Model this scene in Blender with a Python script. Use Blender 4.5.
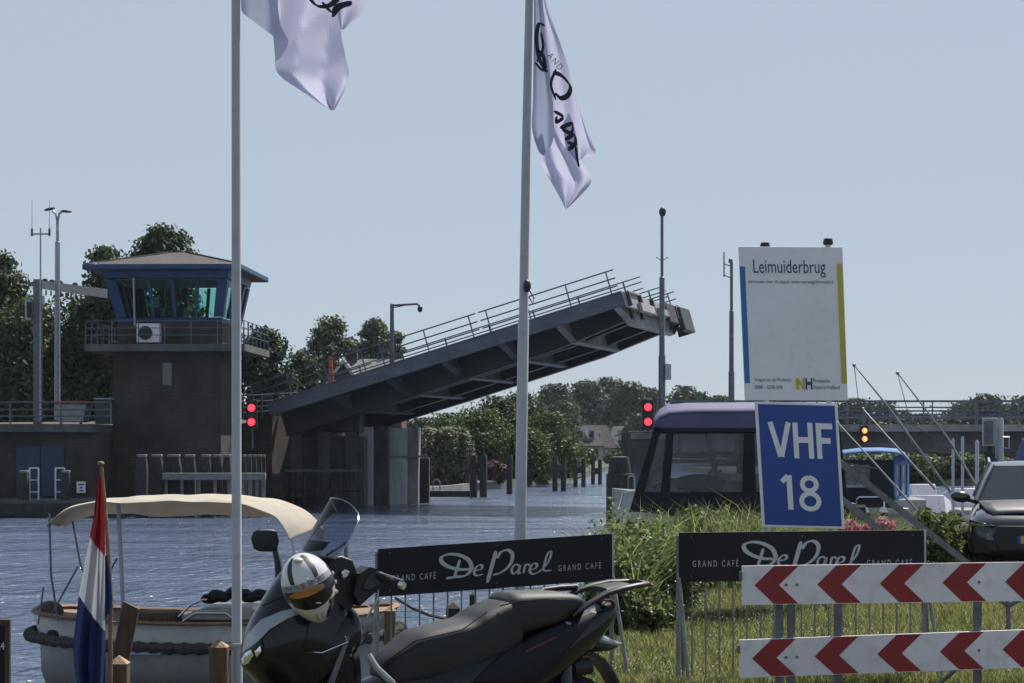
import bpy, bmesh, math, random
import numpy as np
from mathutils import Vector, Matrix, Euler
from mathutils.bvhtree import BVHTree
R = math.radians
random.seed(7); rng = np.random.default_rng(7)
scene = bpy.context.scene
for o in list(bpy.data.objects): bpy.data.objects.remove(o)
COL = scene.collection

# ------------------------------------------------------------------ camera, sky, sun, exposure
F = 2053.0; HY = 445.0; EYE = 1.75
cam_d = bpy.data.cameras.new('camera'); cam = bpy.data.objects.new('camera', cam_d); COL.objects.link(cam)
cam.location = (0, 0, EYE); cam.rotation_euler = (R(90), 0, 0)
cam_d.sensor_width = 36.0; cam_d.lens = 36.0 * F / 1024
cam_d.shift_y = (HY - 341.5) / 1024
cam_d.clip_start = 0.1; cam_d.clip_end = 9000
scene.camera = cam
SUN_EL = 54.0; SUN_AZ = 30.0            # azimuth clockwise from the view direction
w = bpy.data.worlds.new('World'); scene.world = w; w.use_nodes = True
nt = w.node_tree; bg = nt.nodes['Background']
sky = nt.nodes.new('ShaderNodeTexSky'); sky.sky_type = 'NISHITA'; sky.sun_disc = False
sky.sun_elevation = R(SUN_EL); sky.sun_rotation = R(SUN_AZ)
sky.altitude = 0; sky.air_density = 0.9; sky.dust_density = 0.3; sky.ozone_density = 4.5
hzm = nt.nodes.new('ShaderNodeMix'); hzm.data_type = 'RGBA'; hzm.inputs[0].default_value = 0.74      # thin summer haze evens the sky out
hzm.inputs[7].default_value = (4.85, 5.6, 6.5, 1)
gm = nt.nodes.new('ShaderNodeNewGeometry'); sx_ = nt.nodes.new('ShaderNodeSeparateXYZ'); nt.links.new(gm.outputs['Incoming'], sx_.inputs[0])
hr = nt.nodes.new('ShaderNodeMapRange'); hr.interpolation_type = 'SMOOTHSTEP'; hr.inputs[1].default_value = -.62; hr.inputs[2].default_value = -.16; hr.inputs[3].default_value = .42; hr.inputs[4].default_value = .86
nt.links.new(sx_.outputs[2], hr.inputs[0]); nt.links.new(hr.outputs[0], hzm.inputs[0])
nt.links.new(sky.outputs[0], hzm.inputs[6]); nt.links.new(hzm.outputs[2], bg.inputs[0]); bg.inputs[1].default_value = 0.071
sl = bpy.data.lights.new('sun', 'SUN'); sl.energy = 5.0; sl.angle = R(0.5); sl.color = (1, 0.95, 0.87)
so = bpy.data.objects.new('sun', sl); COL.objects.link(so)
sv = Vector((math.sin(R(SUN_AZ)) * math.cos(R(SUN_EL)), math.cos(R(SUN_AZ)) * math.cos(R(SUN_EL)), math.sin(R(SUN_EL))))
so.rotation_euler = sv.to_track_quat('Z', 'Y').to_euler(); so.location = (0, 0, 60)
scene.view_settings.view_transform = 'Standard'; scene.view_settings.look = 'None'
scene.view_settings.gamma = 1; scene.view_settings.exposure = 0.5
scene.cycles.max_bounces = 8; scene.cycles.transparent_max_bounces = 16
scene.cycles.caustics_reflective = False; scene.cycles.caustics_refractive = False

WATER = EYE - 3.0
def Q(px, py, d):
    """A point d metres in front of the viewpoint."""
    return Vector(((px - 512) / F * d, d, EYE + (HY - py) / F * d))
def QX(px, d): return (px - 512) / F * d
def QZ(py, d): return EYE + (HY - py) / F * d

# ------------------------------------------------------------------ materials
MATS = {}
def lin(c):
    if isinstance(c, str):
        c = [int(c[i:i+2], 16) / 255 for i in (0, 2, 4)]
        return tuple((x / 12.92 if x <= .04045 else ((x + .055) / 1.055) ** 2.4) for x in c)
    return tuple(c)
def mat(name, col, rough=.6, metal=0., var=.12, scale=4., bump=0., bscale=30., coat=0., spec=.5, col2=None, trans=0., island=False,
        stretch=(1, 1, 1), alpha=1., dirt=0., thr=(.35, .7)):
    """Principled material with a noise that shifts the colour, optional second colour in patches, bump and fine dirt."""
    if name in MATS: return MATS[name]
    m = bpy.data.materials.new(name); MATS[name] = m; m.use_nodes = True
    n = m.node_tree; L = n.links; p = n.nodes['Principled BSDF']
    col = lin(col)
    p.inputs['Roughness'].default_value = rough; p.inputs['Metallic'].default_value = metal
    p.inputs['Specular IOR Level'].default_value = spec
    if coat: p.inputs['Coat Weight'].default_value = coat; p.inputs['Coat Roughness'].default_value = .06
    tc = n.nodes.new('ShaderNodeTexCoord'); mp = n.nodes.new('ShaderNodeMapping'); mp.inputs['Scale'].default_value = stretch
    L.new(tc.outputs['Object'], mp.inputs[0])
    nz = n.nodes.new('ShaderNodeTexNoise'); nz.inputs['Scale'].default_value = scale; nz.inputs['Detail'].default_value = 6
    L.new(mp.outputs[0], nz.inputs['Vector'])
    rp = n.nodes.new('ShaderNodeValToRGB'); rp.color_ramp.elements[0].position = thr[0]; rp.color_ramp.elements[1].position = thr[1]
    a = tuple(max(0, x * (1 - var)) for x in col); b = lin(col2) if col2 is not None else tuple(min(1, x * (1 + var)) for x in col)
    rp.color_ramp.elements[0].color = (*a, 1); rp.color_ramp.elements[1].color = (*b, 1)
    if island:
        ge = n.nodes.new('ShaderNodeNewGeometry'); mx = n.nodes.new('ShaderNodeMix'); mx.data_type = 'FLOAT'
        mx.inputs[0].default_value = .55
        L.new(nz.outputs[0], mx.inputs[2]); L.new(ge.outputs['Random Per Island'], mx.inputs[3]); L.new(mx.outputs[0], rp.inputs[0])
    else: L.new(nz.outputs[0], rp.inputs[0])
    out = rp.outputs[0]
    if dirt:
        n2 = n.nodes.new('ShaderNodeTexNoise'); n2.inputs['Scale'].default_value = scale * 6; n2.inputs['Detail'].default_value = 8
        L.new(mp.outputs[0], n2.inputs['Vector'])
        r2 = n.nodes.new('ShaderNodeMapRange'); r2.inputs[1].default_value = .52; r2.inputs[2].default_value = .72
        r2.inputs[3].default_value = 0; r2.inputs[4].default_value = dirt; L.new(n2.outputs[0], r2.inputs[0])
        m2 = n.nodes.new('ShaderNodeMix'); m2.data_type = 'RGBA'; L.new(r2.outputs[0], m2.inputs[0]); L.new(out, m2.inputs[6])
        m2.inputs[7].default_value = (col[0] * .45 + .01, col[1] * .42 + .01, col[2] * .36 + .01, 1); out = m2.outputs[2]
    L.new(out, p.inputs['Base Color'])
    if bump:
        bn = n.nodes.new('ShaderNodeTexNoise'); bn.inputs['Scale'].default_value = bscale; bn.inputs['Detail'].default_value = 5
        L.new(mp.outputs[0], bn.inputs['Vector'])
        bb = n.nodes.new('ShaderNodeBump'); bb.inputs['Strength'].default_value = bump; bb.inputs['Distance'].default_value = .02
        L.new(bn.outputs[0], bb.inputs['Height']); L.new(bb.outputs[0], p.inputs['Normal'])
    if trans:
        tr = n.nodes.new('ShaderNodeBsdfTranslucent'); L.new(out, tr.inputs[0])
        ms = n.nodes.new('ShaderNodeMixShader'); ms.inputs[0].default_value = trans
        L.new(p.outputs[0], ms.inputs[1]); L.new(tr.outputs[0], ms.inputs[2]); L.new(ms.outputs[0], n.nodes['Material Output'].inputs[0])
    if alpha < 1: p.inputs['Alpha'].default_value = alpha
    return m
def brick(name, c1, c2, mortar, scale=1., rough=.85):
    m = bpy.data.materials.new(name); MATS[name] = m; m.use_nodes = True
    n = m.node_tree; L = n.links; p = n.nodes['Principled BSDF']; p.inputs['Roughness'].default_value = rough
    tc = n.nodes.new('ShaderNodeTexCoord'); sp = n.nodes.new('ShaderNodeSeparateXYZ'); L.new(tc.outputs['Object'], sp.inputs[0])
    ad = n.nodes.new('ShaderNodeMath'); ad.operation = 'ADD'; L.new(sp.outputs[0], ad.inputs[0]); L.new(sp.outputs[1], ad.inputs[1])
    cb = n.nodes.new('ShaderNodeCombineXYZ'); L.new(ad.outputs[0], cb.inputs[0]); L.new(sp.outputs[2], cb.inputs[1])
    br = n.nodes.new('ShaderNodeTexBrick'); L.new(cb.outputs[0], br.inputs[0])
    br.inputs['Color1'].default_value = (*lin(c1), 1); br.inputs['Color2'].default_value = (*lin(c2), 1); br.inputs['Mortar'].default_value = (*lin(mortar), 1)
    br.inputs['Scale'].default_value = scale; br.inputs['Brick Width'].default_value = .22; br.inputs['Row Height'].default_value = .065
    br.inputs['Mortar Size'].default_value = .008
    nz = n.nodes.new('ShaderNodeTexNoise'); nz.inputs['Scale'].default_value = .8; nz.inputs['Detail'].default_value = 8; L.new(tc.outputs['Object'], nz.inputs[0])
    mr = n.nodes.new('ShaderNodeMapRange'); mr.inputs[1].default_value = .3; mr.inputs[2].default_value = .7; mr.inputs[3].default_value = .55; mr.inputs[4].default_value = 1.35
    L.new(nz.outputs[0], mr.inputs[0])
    mx = n.nodes.new('ShaderNodeMix'); mx.data_type = 'RGBA'; mx.blend_type = 'MULTIPLY'; mx.inputs[0].default_value = 1
    L.new(br.outputs[0], mx.inputs[6]); L.new(mr.outputs[0], mx.inputs[7]); L.new(mx.outputs[2], p.inputs['Base Color'])
    return m
def emis(name, col, strength):
    m = bpy.data.materials.new(name); MATS[name] = m; m.use_nodes = True; p = m.node_tree.nodes['Principled BSDF']
    p.inputs['Base Color'].default_value = (*lin(col), 1); p.inputs['Emission Color'].default_value = (*lin(col), 1); p.inputs['Emission Strength'].default_value = strength
    return m
def glassy(name, tint, clear=.6, rough=.03):
    """Thin pane: part see-through, part mirror, seen from either side."""
    m = bpy.data.materials.new(name); MATS[name] = m; m.use_nodes = True; n = m.node_tree; L = n.links
    tr = n.nodes.new('ShaderNodeBsdfTransparent'); tr.inputs[0].default_value = (*lin(tint), 1)
    p = n.nodes['Principled BSDF']; p.inputs['Base Color'].default_value = (.03, .035, .04, 1); p.inputs['Roughness'].default_value = rough
    fr = n.nodes.new('ShaderNodeFresnel'); fr.inputs[0].default_value = 1.5
    mr = n.nodes.new('ShaderNodeMapRange'); mr.inputs[3].default_value = 1 - clear; mr.inputs[4].default_value = 1; L.new(fr.outputs[0], mr.inputs[0])
    ms = n.nodes.new('ShaderNodeMixShader'); L.new(mr.outputs[0], ms.inputs[0]); L.new(tr.outputs[0], ms.inputs[1]); L.new(p.outputs[0], ms.inputs[2])
    L.new(ms.outputs[0], n.nodes['Material Output'].inputs[0])
    return m

brick('brick_dark', (.062, .038, .030), (.032, .024, .022), (.075, .07, .065))
brick('brick_red', (.11, .05, .035), (.08, .04, .03), (.12, .11, .10))
mat('concrete', (.30, .29, .27), .9, var=.25, scale=.9, bump=.3, dirt=.6)
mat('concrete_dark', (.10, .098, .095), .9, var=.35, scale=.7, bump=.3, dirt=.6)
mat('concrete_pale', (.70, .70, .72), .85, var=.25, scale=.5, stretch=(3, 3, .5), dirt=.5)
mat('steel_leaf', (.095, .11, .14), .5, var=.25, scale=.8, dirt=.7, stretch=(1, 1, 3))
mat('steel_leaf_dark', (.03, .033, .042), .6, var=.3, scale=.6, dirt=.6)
mat('steel_pale', (.26, .26, .27), .6, var=.3, scale=.8, dirt=.6)
mat('rail_steel', (.10, .12, .15), .5, var=.2)
mat('galv', (.36, .38, .40), .45, .5, var=.2, scale=9, dirt=.3)
mat('galv_mid', (.20, .215, .21), .5, .4, var=.25, scale=8, dirt=.4)
mat('galv_dark', (.13, .14, .16), .5, .4, var=.25, scale=8, dirt=.4)
mat('pole_white', (.40, .41, .44), .4, var=.06, scale=2, dirt=.25)
mat('blue_paint', (.012, .05, .13), .45, var=.18, scale=2, dirt=.35)
mat('blue_door', (.02, .045, .09), .6, var=.2, scale=1.5, dirt=.4)
mat('roof_grey', (.055, .048, .045), .9, var=.3, scale=2, bump=.3)
mat('roof_tile', (.045, .032, .03), .85, var=.3, scale=2)
mat('roof_slate', (.11, .11, .12), .8, var=.3, scale=2)
mat('white_wall', (.52, .52, .50), .8, var=.1)
mat('white_paint', (.76, .73, .77), .45, var=.10, scale=1.6, dirt=.4)
mat('sign_white', (.80, .80, .84), .35, var=.03, scale=2, dirt=.12)
mat('sign_blue', (.008, .055, .30), .35, var=.05, scale=2)
mat('stripe_blue', (.02, .16, .45), .4, var=.04)
mat('stripe_yellow', (.52, .45, .05), .4, var=.04)
mat('ink_navy', (.03, .06, .14), .5, var=.02)
mat('board_black', (.010, .010, .016), .55, spec=.25, var=.2, scale=3, dirt=.3)
mat('letter_silver', (.42, .44, .48), .5, var=.04)
mat('chev_red', (.26, .012, .018), .4, var=.12, scale=6, dirt=.3)
mat('dark_red', (.10, .012, .012), .5, var=.1)
mat('red_paint', (.42, .03, .03), .5, var=.12)
mat('orange_paint', (.6, .10, .04), .5, var=.15)
mat('black_plastic', (.010, .011, .013), .5, var=.2, scale=8)
mat('black_gloss', (.003, .004, .008), .28, var=.2, scale=5, coat=.45, spec=.25)
mat('seat_vinyl', (.013, .013, .015), .6, var=.2, scale=9, bump=.12, bscale=350)
mat('silver_paint', (.34, .36, .39), .3, .6, var=.08)
mat('chrome', (.75, .76, .78), .12, 1., var=.03)
mat('rubber', (.02, .02, .02), .85, var=.2, scale=20, bump=.3)
mat('helmet_white', (.62, .62, .62), .2, var=.03, coat=.6)
mat('visor', (.010, .009, .009), .3, var=.1, coat=.25, spec=.3)
mat('visor_amber', (.38, .15, .03), .3, var=.3, scale=12, coat=.4)
mat('cream_cloth', (.50, .455, .37), .9, var=.1, scale=2.5, bump=.35, bscale=9, trans=.25)
mat('hull_white', (.35, .335, .30), .35, var=.1, scale=1.5, coat=.3, dirt=.3)
mat('teak', (.22, .13, .07), .7, var=.3, scale=3, stretch=(1, 8, 8), bump=.3)
mat('wood_brown', (.075, .045, .028), .75, var=.35, scale=4, stretch=(8, 8, 1), bump=.4)
mat('wood_post', (.14, .085, .05), .8, var=.35, scale=5, stretch=(8, 8, 1), bump=.5, dirt=.5)
mat('wood_cap', (.30, .20, .12), .8, var=.3, scale=8, bump=.4)
mat('wood_wet', (.035, .032, .03), .85, var=.4, scale=3, stretch=(6, 6, 1), bump=.6, dirt=.5)
mat('wood_grey', (.22, .21, .20), .9, var=.35, scale=4, stretch=(1, 6, 6), bump=.5, dirt=.5)
mat('rope', (.16, .13, .10), .95, var=.4, scale=25, bump=.8, bscale=60)
mat('rope_dark', (.06, .052, .048), .95, var=.4, scale=25, bump=.8, bscale=60)
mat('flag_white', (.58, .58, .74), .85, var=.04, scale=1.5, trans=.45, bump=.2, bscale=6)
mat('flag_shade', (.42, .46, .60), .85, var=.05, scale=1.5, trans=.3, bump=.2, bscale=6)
mat('flag_ink', (.02, .022, .035), .8, var=.1)
mat('flag_red', (.28, .02, .03), .85, var=.08, trans=.3)
mat('flag_cream', (.46, .46, .50), .85, var=.05, trans=.4)
mat('flag_navy', (.012, .02, .085), .85, var=.1, trans=.25)
mat('canvas_purple', (.10, .10, .19), .8, var=.12, scale=2, bump=.2)
mat('canvas_navy', (.008, .009, .016), .8, var=.2, scale=2, bump=.2)
mat('canvas_blue', (.03, .14, .34), .75, var=.18, scale=3, bump=.3, bscale=8)
mat('car_paint', (.022, .026, .036), .28, .35, var=.12, scale=2, coat=1., dirt=.35)
mat('car_dust', (.06, .055, .055), .45, .2, var=.2, scale=2, coat=.5)
mat('car_glass', (.02, .025, .03), .06, var=.1, coat=1)
mat('plate_yellow', (.62, .38, .03), .4, var=.03)
mat('plate_blue', (.02, .08, .4), .4, var=.03)
mat('grey_box', (.33, .34, .34), .6, var=.12, dirt=.4)
mat('green_box', (.03, .05, .045), .6, var=.12, dirt=.3)
mat('asphalt', (.05, .05, .052), .9, var=.2, scale=3)
mat('earth', (.06, .05, .03), .95, var=.4, scale=2, bump=.5, col2=(.07, .09, .03))
mat('turf', (.05, .06, .022), .95, var=.5, scale=1.3, bump=.6, bscale=20, col2=(.11, .10, .05))
mat('farland', (.045, .06, .028), .95, var=.4, scale=.2)
mat('grass_blade', (.10, .17, .035), .6, var=.4, scale=1.1, island=True, col2=(.34, .32, .13), trans=.5)
mat('reed_blade', (.08, .16, .03), .5, var=.4, scale=1.6, island=True, col2=(.27, .31, .12), trans=.5)
mat('weed_leaf', (.055, .085, .025), .6, var=.4, scale=2.2, island=True, col2=(.19, .23, .08), trans=.45)
mat('dry_stem', (.22, .18, .09), .8, var=.3, island=True)
mat('blossom', (.55, .52, .45), .8, var=.1, island=True, col2=(.62, .58, .55), trans=.3)
mat('blossom_pink', (.42, .12, .16), .8, var=.3, island=True, col2=(.6, .3, .32), trans=.3)
LEAF = dict(rough=.6, island=True, trans=.42)
mat('leaf_oak', (.030, .055, .016), var=.5, scale=.5, col2=(.085, .12, .04), **LEAF)
mat('leaf_dark', (.022, .042, .014), var=.5, scale=.4, col2=(.055, .085, .03), **LEAF)
mat('leaf_willow', (.05, .075, .03), var=.4, scale=.5, col2=(.13, .16, .075), **LEAF)
mat('leaf_mid', (.04, .075, .016), var=.45, scale=.5, col2=(.11, .16, .035), **LEAF)
mat('leaf_pale', (.10, .12, .055), var=.5, scale=1.2, col2=(.33, .33, .22), **LEAF)
mat('leaf_far', (.028, .05, .022), var=.4, scale=.12, col2=(.065, .095, .04), **LEAF)
mat('leaf_red', (.10, .035, .03), var=.4, scale=.8, col2=(.20, .09, .07), **LEAF)
mat('bark', (.06, .05, .04), .95, var=.3, bump=.5)
glassy('tower_glass', 'c2f0e8', .92, .02)
glassy('smoke_glass', 'b4c0d0', .80, .04)
glassy('vinyl_window', 'e8e8ee', .85, .08)
def milky(name, k):
    m = MATS[name]; n = m.node_tree; L = n.links; out = n.nodes['Material Output']; src = out.inputs[0].links[0].from_socket
    tr = n.nodes.new('ShaderNodeBsdfTranslucent'); tr.inputs[0].default_value = (.75, .76, .8, 1); df = n.nodes.new('ShaderNodeBsdfDiffuse'); df.inputs[0].default_value = (.6, .6, .64, 1)
    a = n.nodes.new('ShaderNodeMixShader'); L.new(tr.outputs[0], a.inputs[1]); L.new(df.outputs[0], a.inputs[2]); b = n.nodes.new('ShaderNodeMixShader'); b.inputs[0].default_value = k
    L.new(src, b.inputs[1]); L.new(a.outputs[0], b.inputs[2]); L.new(b.outputs[0], out.inputs[0])
milky('vinyl_window', .22)
emis('lamp_red', (1, .03, .05), 2.2); emis('lamp_amber', (1, .33, .10), 1.6)

# ------------------------------------------------------------------ geometry helpers
class G:
    """Collects shapes (optionally through a matrix) for one mesh object."""
    def __init__(s, xf=None): s.bm = bmesh.new(); s.xf = xf; s.mats = []; s.mi = 0
    def m(s, name):
        if name not in s.mats: s.mats.append(name)
        s.mi = s.mats.index(name); return s
    def v(s, p):
        p = Vector(p)
        return s.bm.verts.new(s.xf @ p if s.xf is not None else p)
    def f(s, vs):
        try: fc = s.bm.faces.new(vs); fc.material_index = s.mi; return fc
        except ValueError: return None
    def box(s, c, size, rot=None):
        c = Vector(c); h = [x / 2 for x in size]; vs = []
        for sx, sy, sz in ((-1,-1,-1),(1,-1,-1),(1,1,-1),(-1,1,-1),(-1,-1,1),(1,-1,1),(1,1,1),(-1,1,1)):
            q = Vector((sx*h[0], sy*h[1], sz*h[2]))
            if rot is not None: q = rot @ q
            vs.append(s.v(c + q))
        for q in ((3,2,1,0),(4,5,6,7),(0,1,5,4),(1,2,6,5),(2,3,7,6),(3,0,4,7)): s.f([vs[i] for i in q])
        return s
    def bb(s, x0, x1, y0, y1, z0, z1): return s.box(((x0+x1)/2, (y0+y1)/2, (z0+z1)/2), (abs(x1-x0), abs(y1-y0), abs(z1-z0)))
    def hexa(s, lo, hi):
        a = [s.v(p) for p in lo]; b = [s.v(p) for p in hi]; n = len(a)
        s.f(a[::-1]); s.f(b)
        for i in range(n): s.f([a[i], a[(i+1) % n], b[(i+1) % n], b[i]])
        return s
    def rings(s, rs, caps=True, closed=True):
        R_ = [[s.v(p) for p in r] for r in rs]; n = len(R_[0])
        for a, b in zip(R_, R_[1:]):
            for i in range(n if closed else n-1): s.f([a[i], a[(i+1) % n], b[(i+1) % n], b[i]])
        if caps and closed: s.f(R_[0][::-1]); s.f(R_[-1])
        return s
    def tube(s, pts, r, n=8, caps=True, squash=None):
        pts = [Vector(p) for p in pts]; rs = []
        rad = r if isinstance(r, (list, tuple)) else [r] * len(pts)
        up = Vector((0, 0, 1))
        t0 = (pts[-1] - pts[0]).normalized()
        if abs(t0.z) > .9: up = Vector((0, 1, 0))
        for i, p in enumerate(pts):
            t = (pts[min(i+1, len(pts)-1)] - pts[max(i-1, 0)]).normalized()
            a = t.cross(up)
            if a.length < 1e-4: a = t.cross(Vector((1, 0, 0)))
            a.normalize(); b = a.cross(t).normalized()
            if squash: a, b = a * squash[0], b * squash[1]
            rs.append([p + (a * math.cos(2*math.pi*k/n) + b * math.sin(2*math.pi*k/n)) * rad[i] for k in range(n)])
        return s.rings(rs, caps)
    def lathe(s, base, prof, n=16, axis=None):
        base = Vector(base); ax = Vector(axis or (0, 0, 1)).normalized()
        u = ax.orthogonal().normalized(); w_ = ax.cross(u)
        return s.rings([[base + ax*z + (u*math.cos(2*math.pi*k/n) + w_*math.sin(2*math.pi*k/n))*max(r, 1e-4) for k in range(n)] for r, z in prof])
    def prism(s, pts, vec):
        """A closed outline pushed along vec."""
        vec = Vector(vec); a = [s.v(p) for p in pts]; b = [s.v(Vector(p) + vec) for p in pts]; n = len(a)
        s.f(a); s.f(b[::-1])
        for i in range(n): s.f([a[(i+1) % n], a[i], b[i], b[(i+1) % n]])
        return s
    def ell(s, c, r, n=16, rot=None):
        c = Vector(c); rs = []
        for i in range(n//2+1):
            th = math.pi*i/(n//2); ring = []
            for k in range(n):
                q = Vector((r[0]*max(math.sin(th), 1e-3)*math.cos(2*math.pi*k/n), r[1]*max(math.sin(th), 1e-3)*math.sin(2*math.pi*k/n), -r[2]*math.cos(th)))
                ring.append(c + (rot @ q if rot is not None else q))
            rs.append(ring)
        return s.rings(rs)
    def grid(s, P, mcb=None):
        """P[i][j] points -> a sheet."""
        V = [[s.v(p) for p in row] for row in P]
        for i in range(len(V)-1):
            for j in range(len(V[0])-1):
                if mcb: s.m(mcb(i, j))
                s.f([V[i][j], V[i][j+1], V[i+1][j+1], V[i+1][j]])
        return s
    def flat(s, verts, faces, o, ex, ey, off=0.0, depth=None):
        o, ex, ey = Vector(o), Vector(ex), Vector(ey); n = ex.cross(ey).normalized()
        vs = [s.v(o + ex*x + ey*y + n*off) for x, y in verts]
        for fc in faces: s.f([vs[i] for i in fc])
        return s

INV = {}
def tag(o, label=None, cat=None, group=None, kind=None):
    if label: o['label'] = label
    if cat: o['category'] = cat
    if group: o['group'] = group
    if kind: o['kind'] = kind
    return o
def thing(name, label, cat, base, group=None, rz=0.):
    o = bpy.data.objects.new(name, None); COL.objects.link(o); o.location = base; o.rotation_euler = (0, 0, rz)
    o.empty_display_size = .3
    INV[o.name] = (Matrix.Translation(Vector(base)) @ Matrix.Rotation(rz, 4, 'Z')).inverted()
    return tag(o, label, cat, group)
def put(name, g, parent=None, base=None, smooth=40., bevel=0., sub=0, solid=0., label=None):
    me = bpy.data.meshes.new(name); bm = g.bm
    if parent is not None: inv = INV[parent.name]
    else:
        if base is None:
            c = [v.co for v in bm.verts]; base = (sum(p.x for p in c)/len(c), sum(p.y for p in c)/len(c), min(p.z for p in c))
        inv = Matrix.Translation(Vector(base)).inverted()
    bmesh.ops.transform(bm, matrix=inv, verts=bm.verts)
    bm.normal_update(); bm.to_mesh(me); bm.free()
    for m_ in g.mats: me.materials.append(MATS[m_])
    if smooth:
        me.shade_smooth(); me.set_sharp_from_angle(angle=R(smooth))
    o = bpy.data.objects.new(name, me); COL.objects.link(o)
    if parent is not None: o.parent = parent
    else: o.location = base
    INV[o.name] = inv
    if bevel:
        b = o.modifiers.new('bevel', 'BEVEL'); b.width = bevel; b.segments = 2; b.limit_method = 'ANGLE'; b.angle_limit = R(40)
    if solid:
        b = o.modifiers.new('thickness', 'SOLIDIFY'); b.thickness = solid; b.offset = 0
    if sub:
        b = o.modifiers.new('smooth', 'SUBSURF'); b.levels = sub; b.render_levels = sub
    if label: o['label'] = label
    return o
def fixn(g): bmesh.ops.recalc_face_normals(g.bm, faces=g.bm.faces); return g
def dup(root, loc, label=None, rz=None, scale=None):
    c = root.copy(); COL.objects.link(c); c.location = loc
    if rz is not None: c.rotation_euler.z = rz
    if scale: c.scale = scale
    if label: c['label'] = label
    def kids(a, b):
        for ch in [x for x in bpy.data.objects if x.parent == a and x is not b]:
            d = ch.copy(); COL.objects.link(d); d.parent = b; kids(ch, d)
    kids(root, c)
    return c

_tc = {}
def glyphs(body):
    """Outline text as flat verts/faces scaled to a unit-high capital, left aligned."""
    if body in _tc: return _tc[body]
    cu = bpy.data.curves.new('t', 'FONT'); cu.body = body; cu.size = 1; cu.resolution_u = 3
    ob = bpy.data.objects.new('t', cu); COL.objects.link(ob); bpy.context.view_layer.update()
    dg = bpy.context.evaluated_depsgraph_get(); me = bpy.data.meshes.new_from_object(ob.evaluated_get(dg))
    vs = [(v.co.x, v.co.y) for v in me.vertices]; fs = [tuple(p.vertices) for p in me.polygons]
    bpy.data.objects.remove(ob); bpy.data.curves.remove(cu); bpy.data.meshes.remove(me)
    x0 = min(v[0] for v in vs); x1 = max(v[0] for v in vs); y0 = min(v[1] for v in vs); y1 = max(v[1] for v in vs)
    r = ([((x-x0)/(x1-x0), (y-y0)/(y1-y0)) for x, y in vs], fs); _tc[body] = r
    return r
def write(g, body, o, ex, ey, off=.003):
    """Fit text into the parallelogram o, ex, ey (world), lying off metres proud of it."""
    vs, fs = glyphs(body); return g.flat(vs, fs, o, ex, ey, off)
def crom(pts, n=8):
    P = [np.array(p, float) for p in pts]; P = [2*P[0]-P[1]] + P + [2*P[-1]-P[-2]]; out = []
    for i in range(1, len(P)-2):
        for k in range(n):
            t = k/n; a, b, c, d = P[i-1:i+3]
            out.append(.5*((2*b) + (-a+c)*t + (2*a-5*b+4*c-d)*t*t + (-a+3*b-3*c+d)*t**3))
    out.append(P[-2]); return out
def stroke(pts, wd, nib=35., thin=.28, n=8):
    """A pen stroke with a slanted nib: thick and thin as in script lettering. Returns verts, faces."""
    c = crom(pts, n); nb = np.array([math.cos(R(nib)), math.sin(R(nib))]); vs = []; fs = []
    for i, p in enumerate(c):
        t = c[min(i+1, len(c)-1)] - c[max(i-1, 0)]; t = t/(np.linalg.norm(t)+1e-9)
        k = abs(t[0]*nb[1]-t[1]*nb[0]); ww = wd*(thin+(1-thin)*k)*.5
        e = min(1, .45+min(i, len(c)-1-i)/3.); nn = np.array([-t[1], t[0]])*ww*e
        vs += [tuple(p[:2]+nn), tuple(p[:2]-nn)]
        if i: fs.append((2*i-2, 2*i-1, 2*i+1, 2*i))
    return vs, fs
def leaves(name, mname, C, size, parent=None, out=None, aspect=1.6, kind=None, base=None, smooth_n=None):
    """Many small bent leaf faces at the points C (n x 3); out = outward directions."""
    n = len(C); s_ = size*(.6+.8*rng.random(n))[:, None]
    nr = rng.normal(size=(n, 3))
    if out is not None: nr = nr*.75 + out
    nr /= np.linalg.norm(nr, axis=1)[:, None]+1e-9
    a = np.cross(nr, rng.normal(size=(n, 3))); a /= np.linalg.norm(a, axis=1)[:, None]+1e-9; b = np.cross(nr, a)
    V = np.stack([C-a*s_*aspect*.5, C+b*s_*.42+nr*s_*.12, C+a*s_*aspect*.5, C-b*s_*.42+nr*s_*.12], 1).reshape(-1, 3)
    return raw(name, V, np.arange(4*n).reshape(-1, 4), mname, parent, base)
def raw(name, V, Fq, mname, parent=None, base=None):
    if parent is not None: inv = INV[parent.name]
    else:
        if base is None: base = (V[:, 0].mean(), V[:, 1].mean(), V[:, 2].min())
        inv = Matrix.Translation(Vector(base)).inverted()
    M_ = np.array(inv); V = V @ M_[:3, :3].T + M_[:3, 3]
    me = bpy.data.meshes.new(name); k = Fq.shape[1]
    me.vertices.add(len(V)); me.vertices.foreach_set('co', V.astype(np.float32).ravel())
    me.loops.add(Fq.size); me.loops.foreach_set('vertex_index', Fq.ravel().astype(np.int32))
    me.polygons.add(len(Fq)); me.polygons.foreach_set('loop_start', np.arange(0, Fq.size, k, dtype=np.int32)); me.polygons.foreach_set('loop_total', np.full(len(Fq), k, dtype=np.int32))
    me.update(calc_edges=True); me.materials.append(MATS[mname])
    o = bpy.data.objects.new(name, me); COL.objects.link(o)
    if parent is not None: o.parent = parent
    else: o.location = base
    INV[o.name] = inv
    return o
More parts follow.
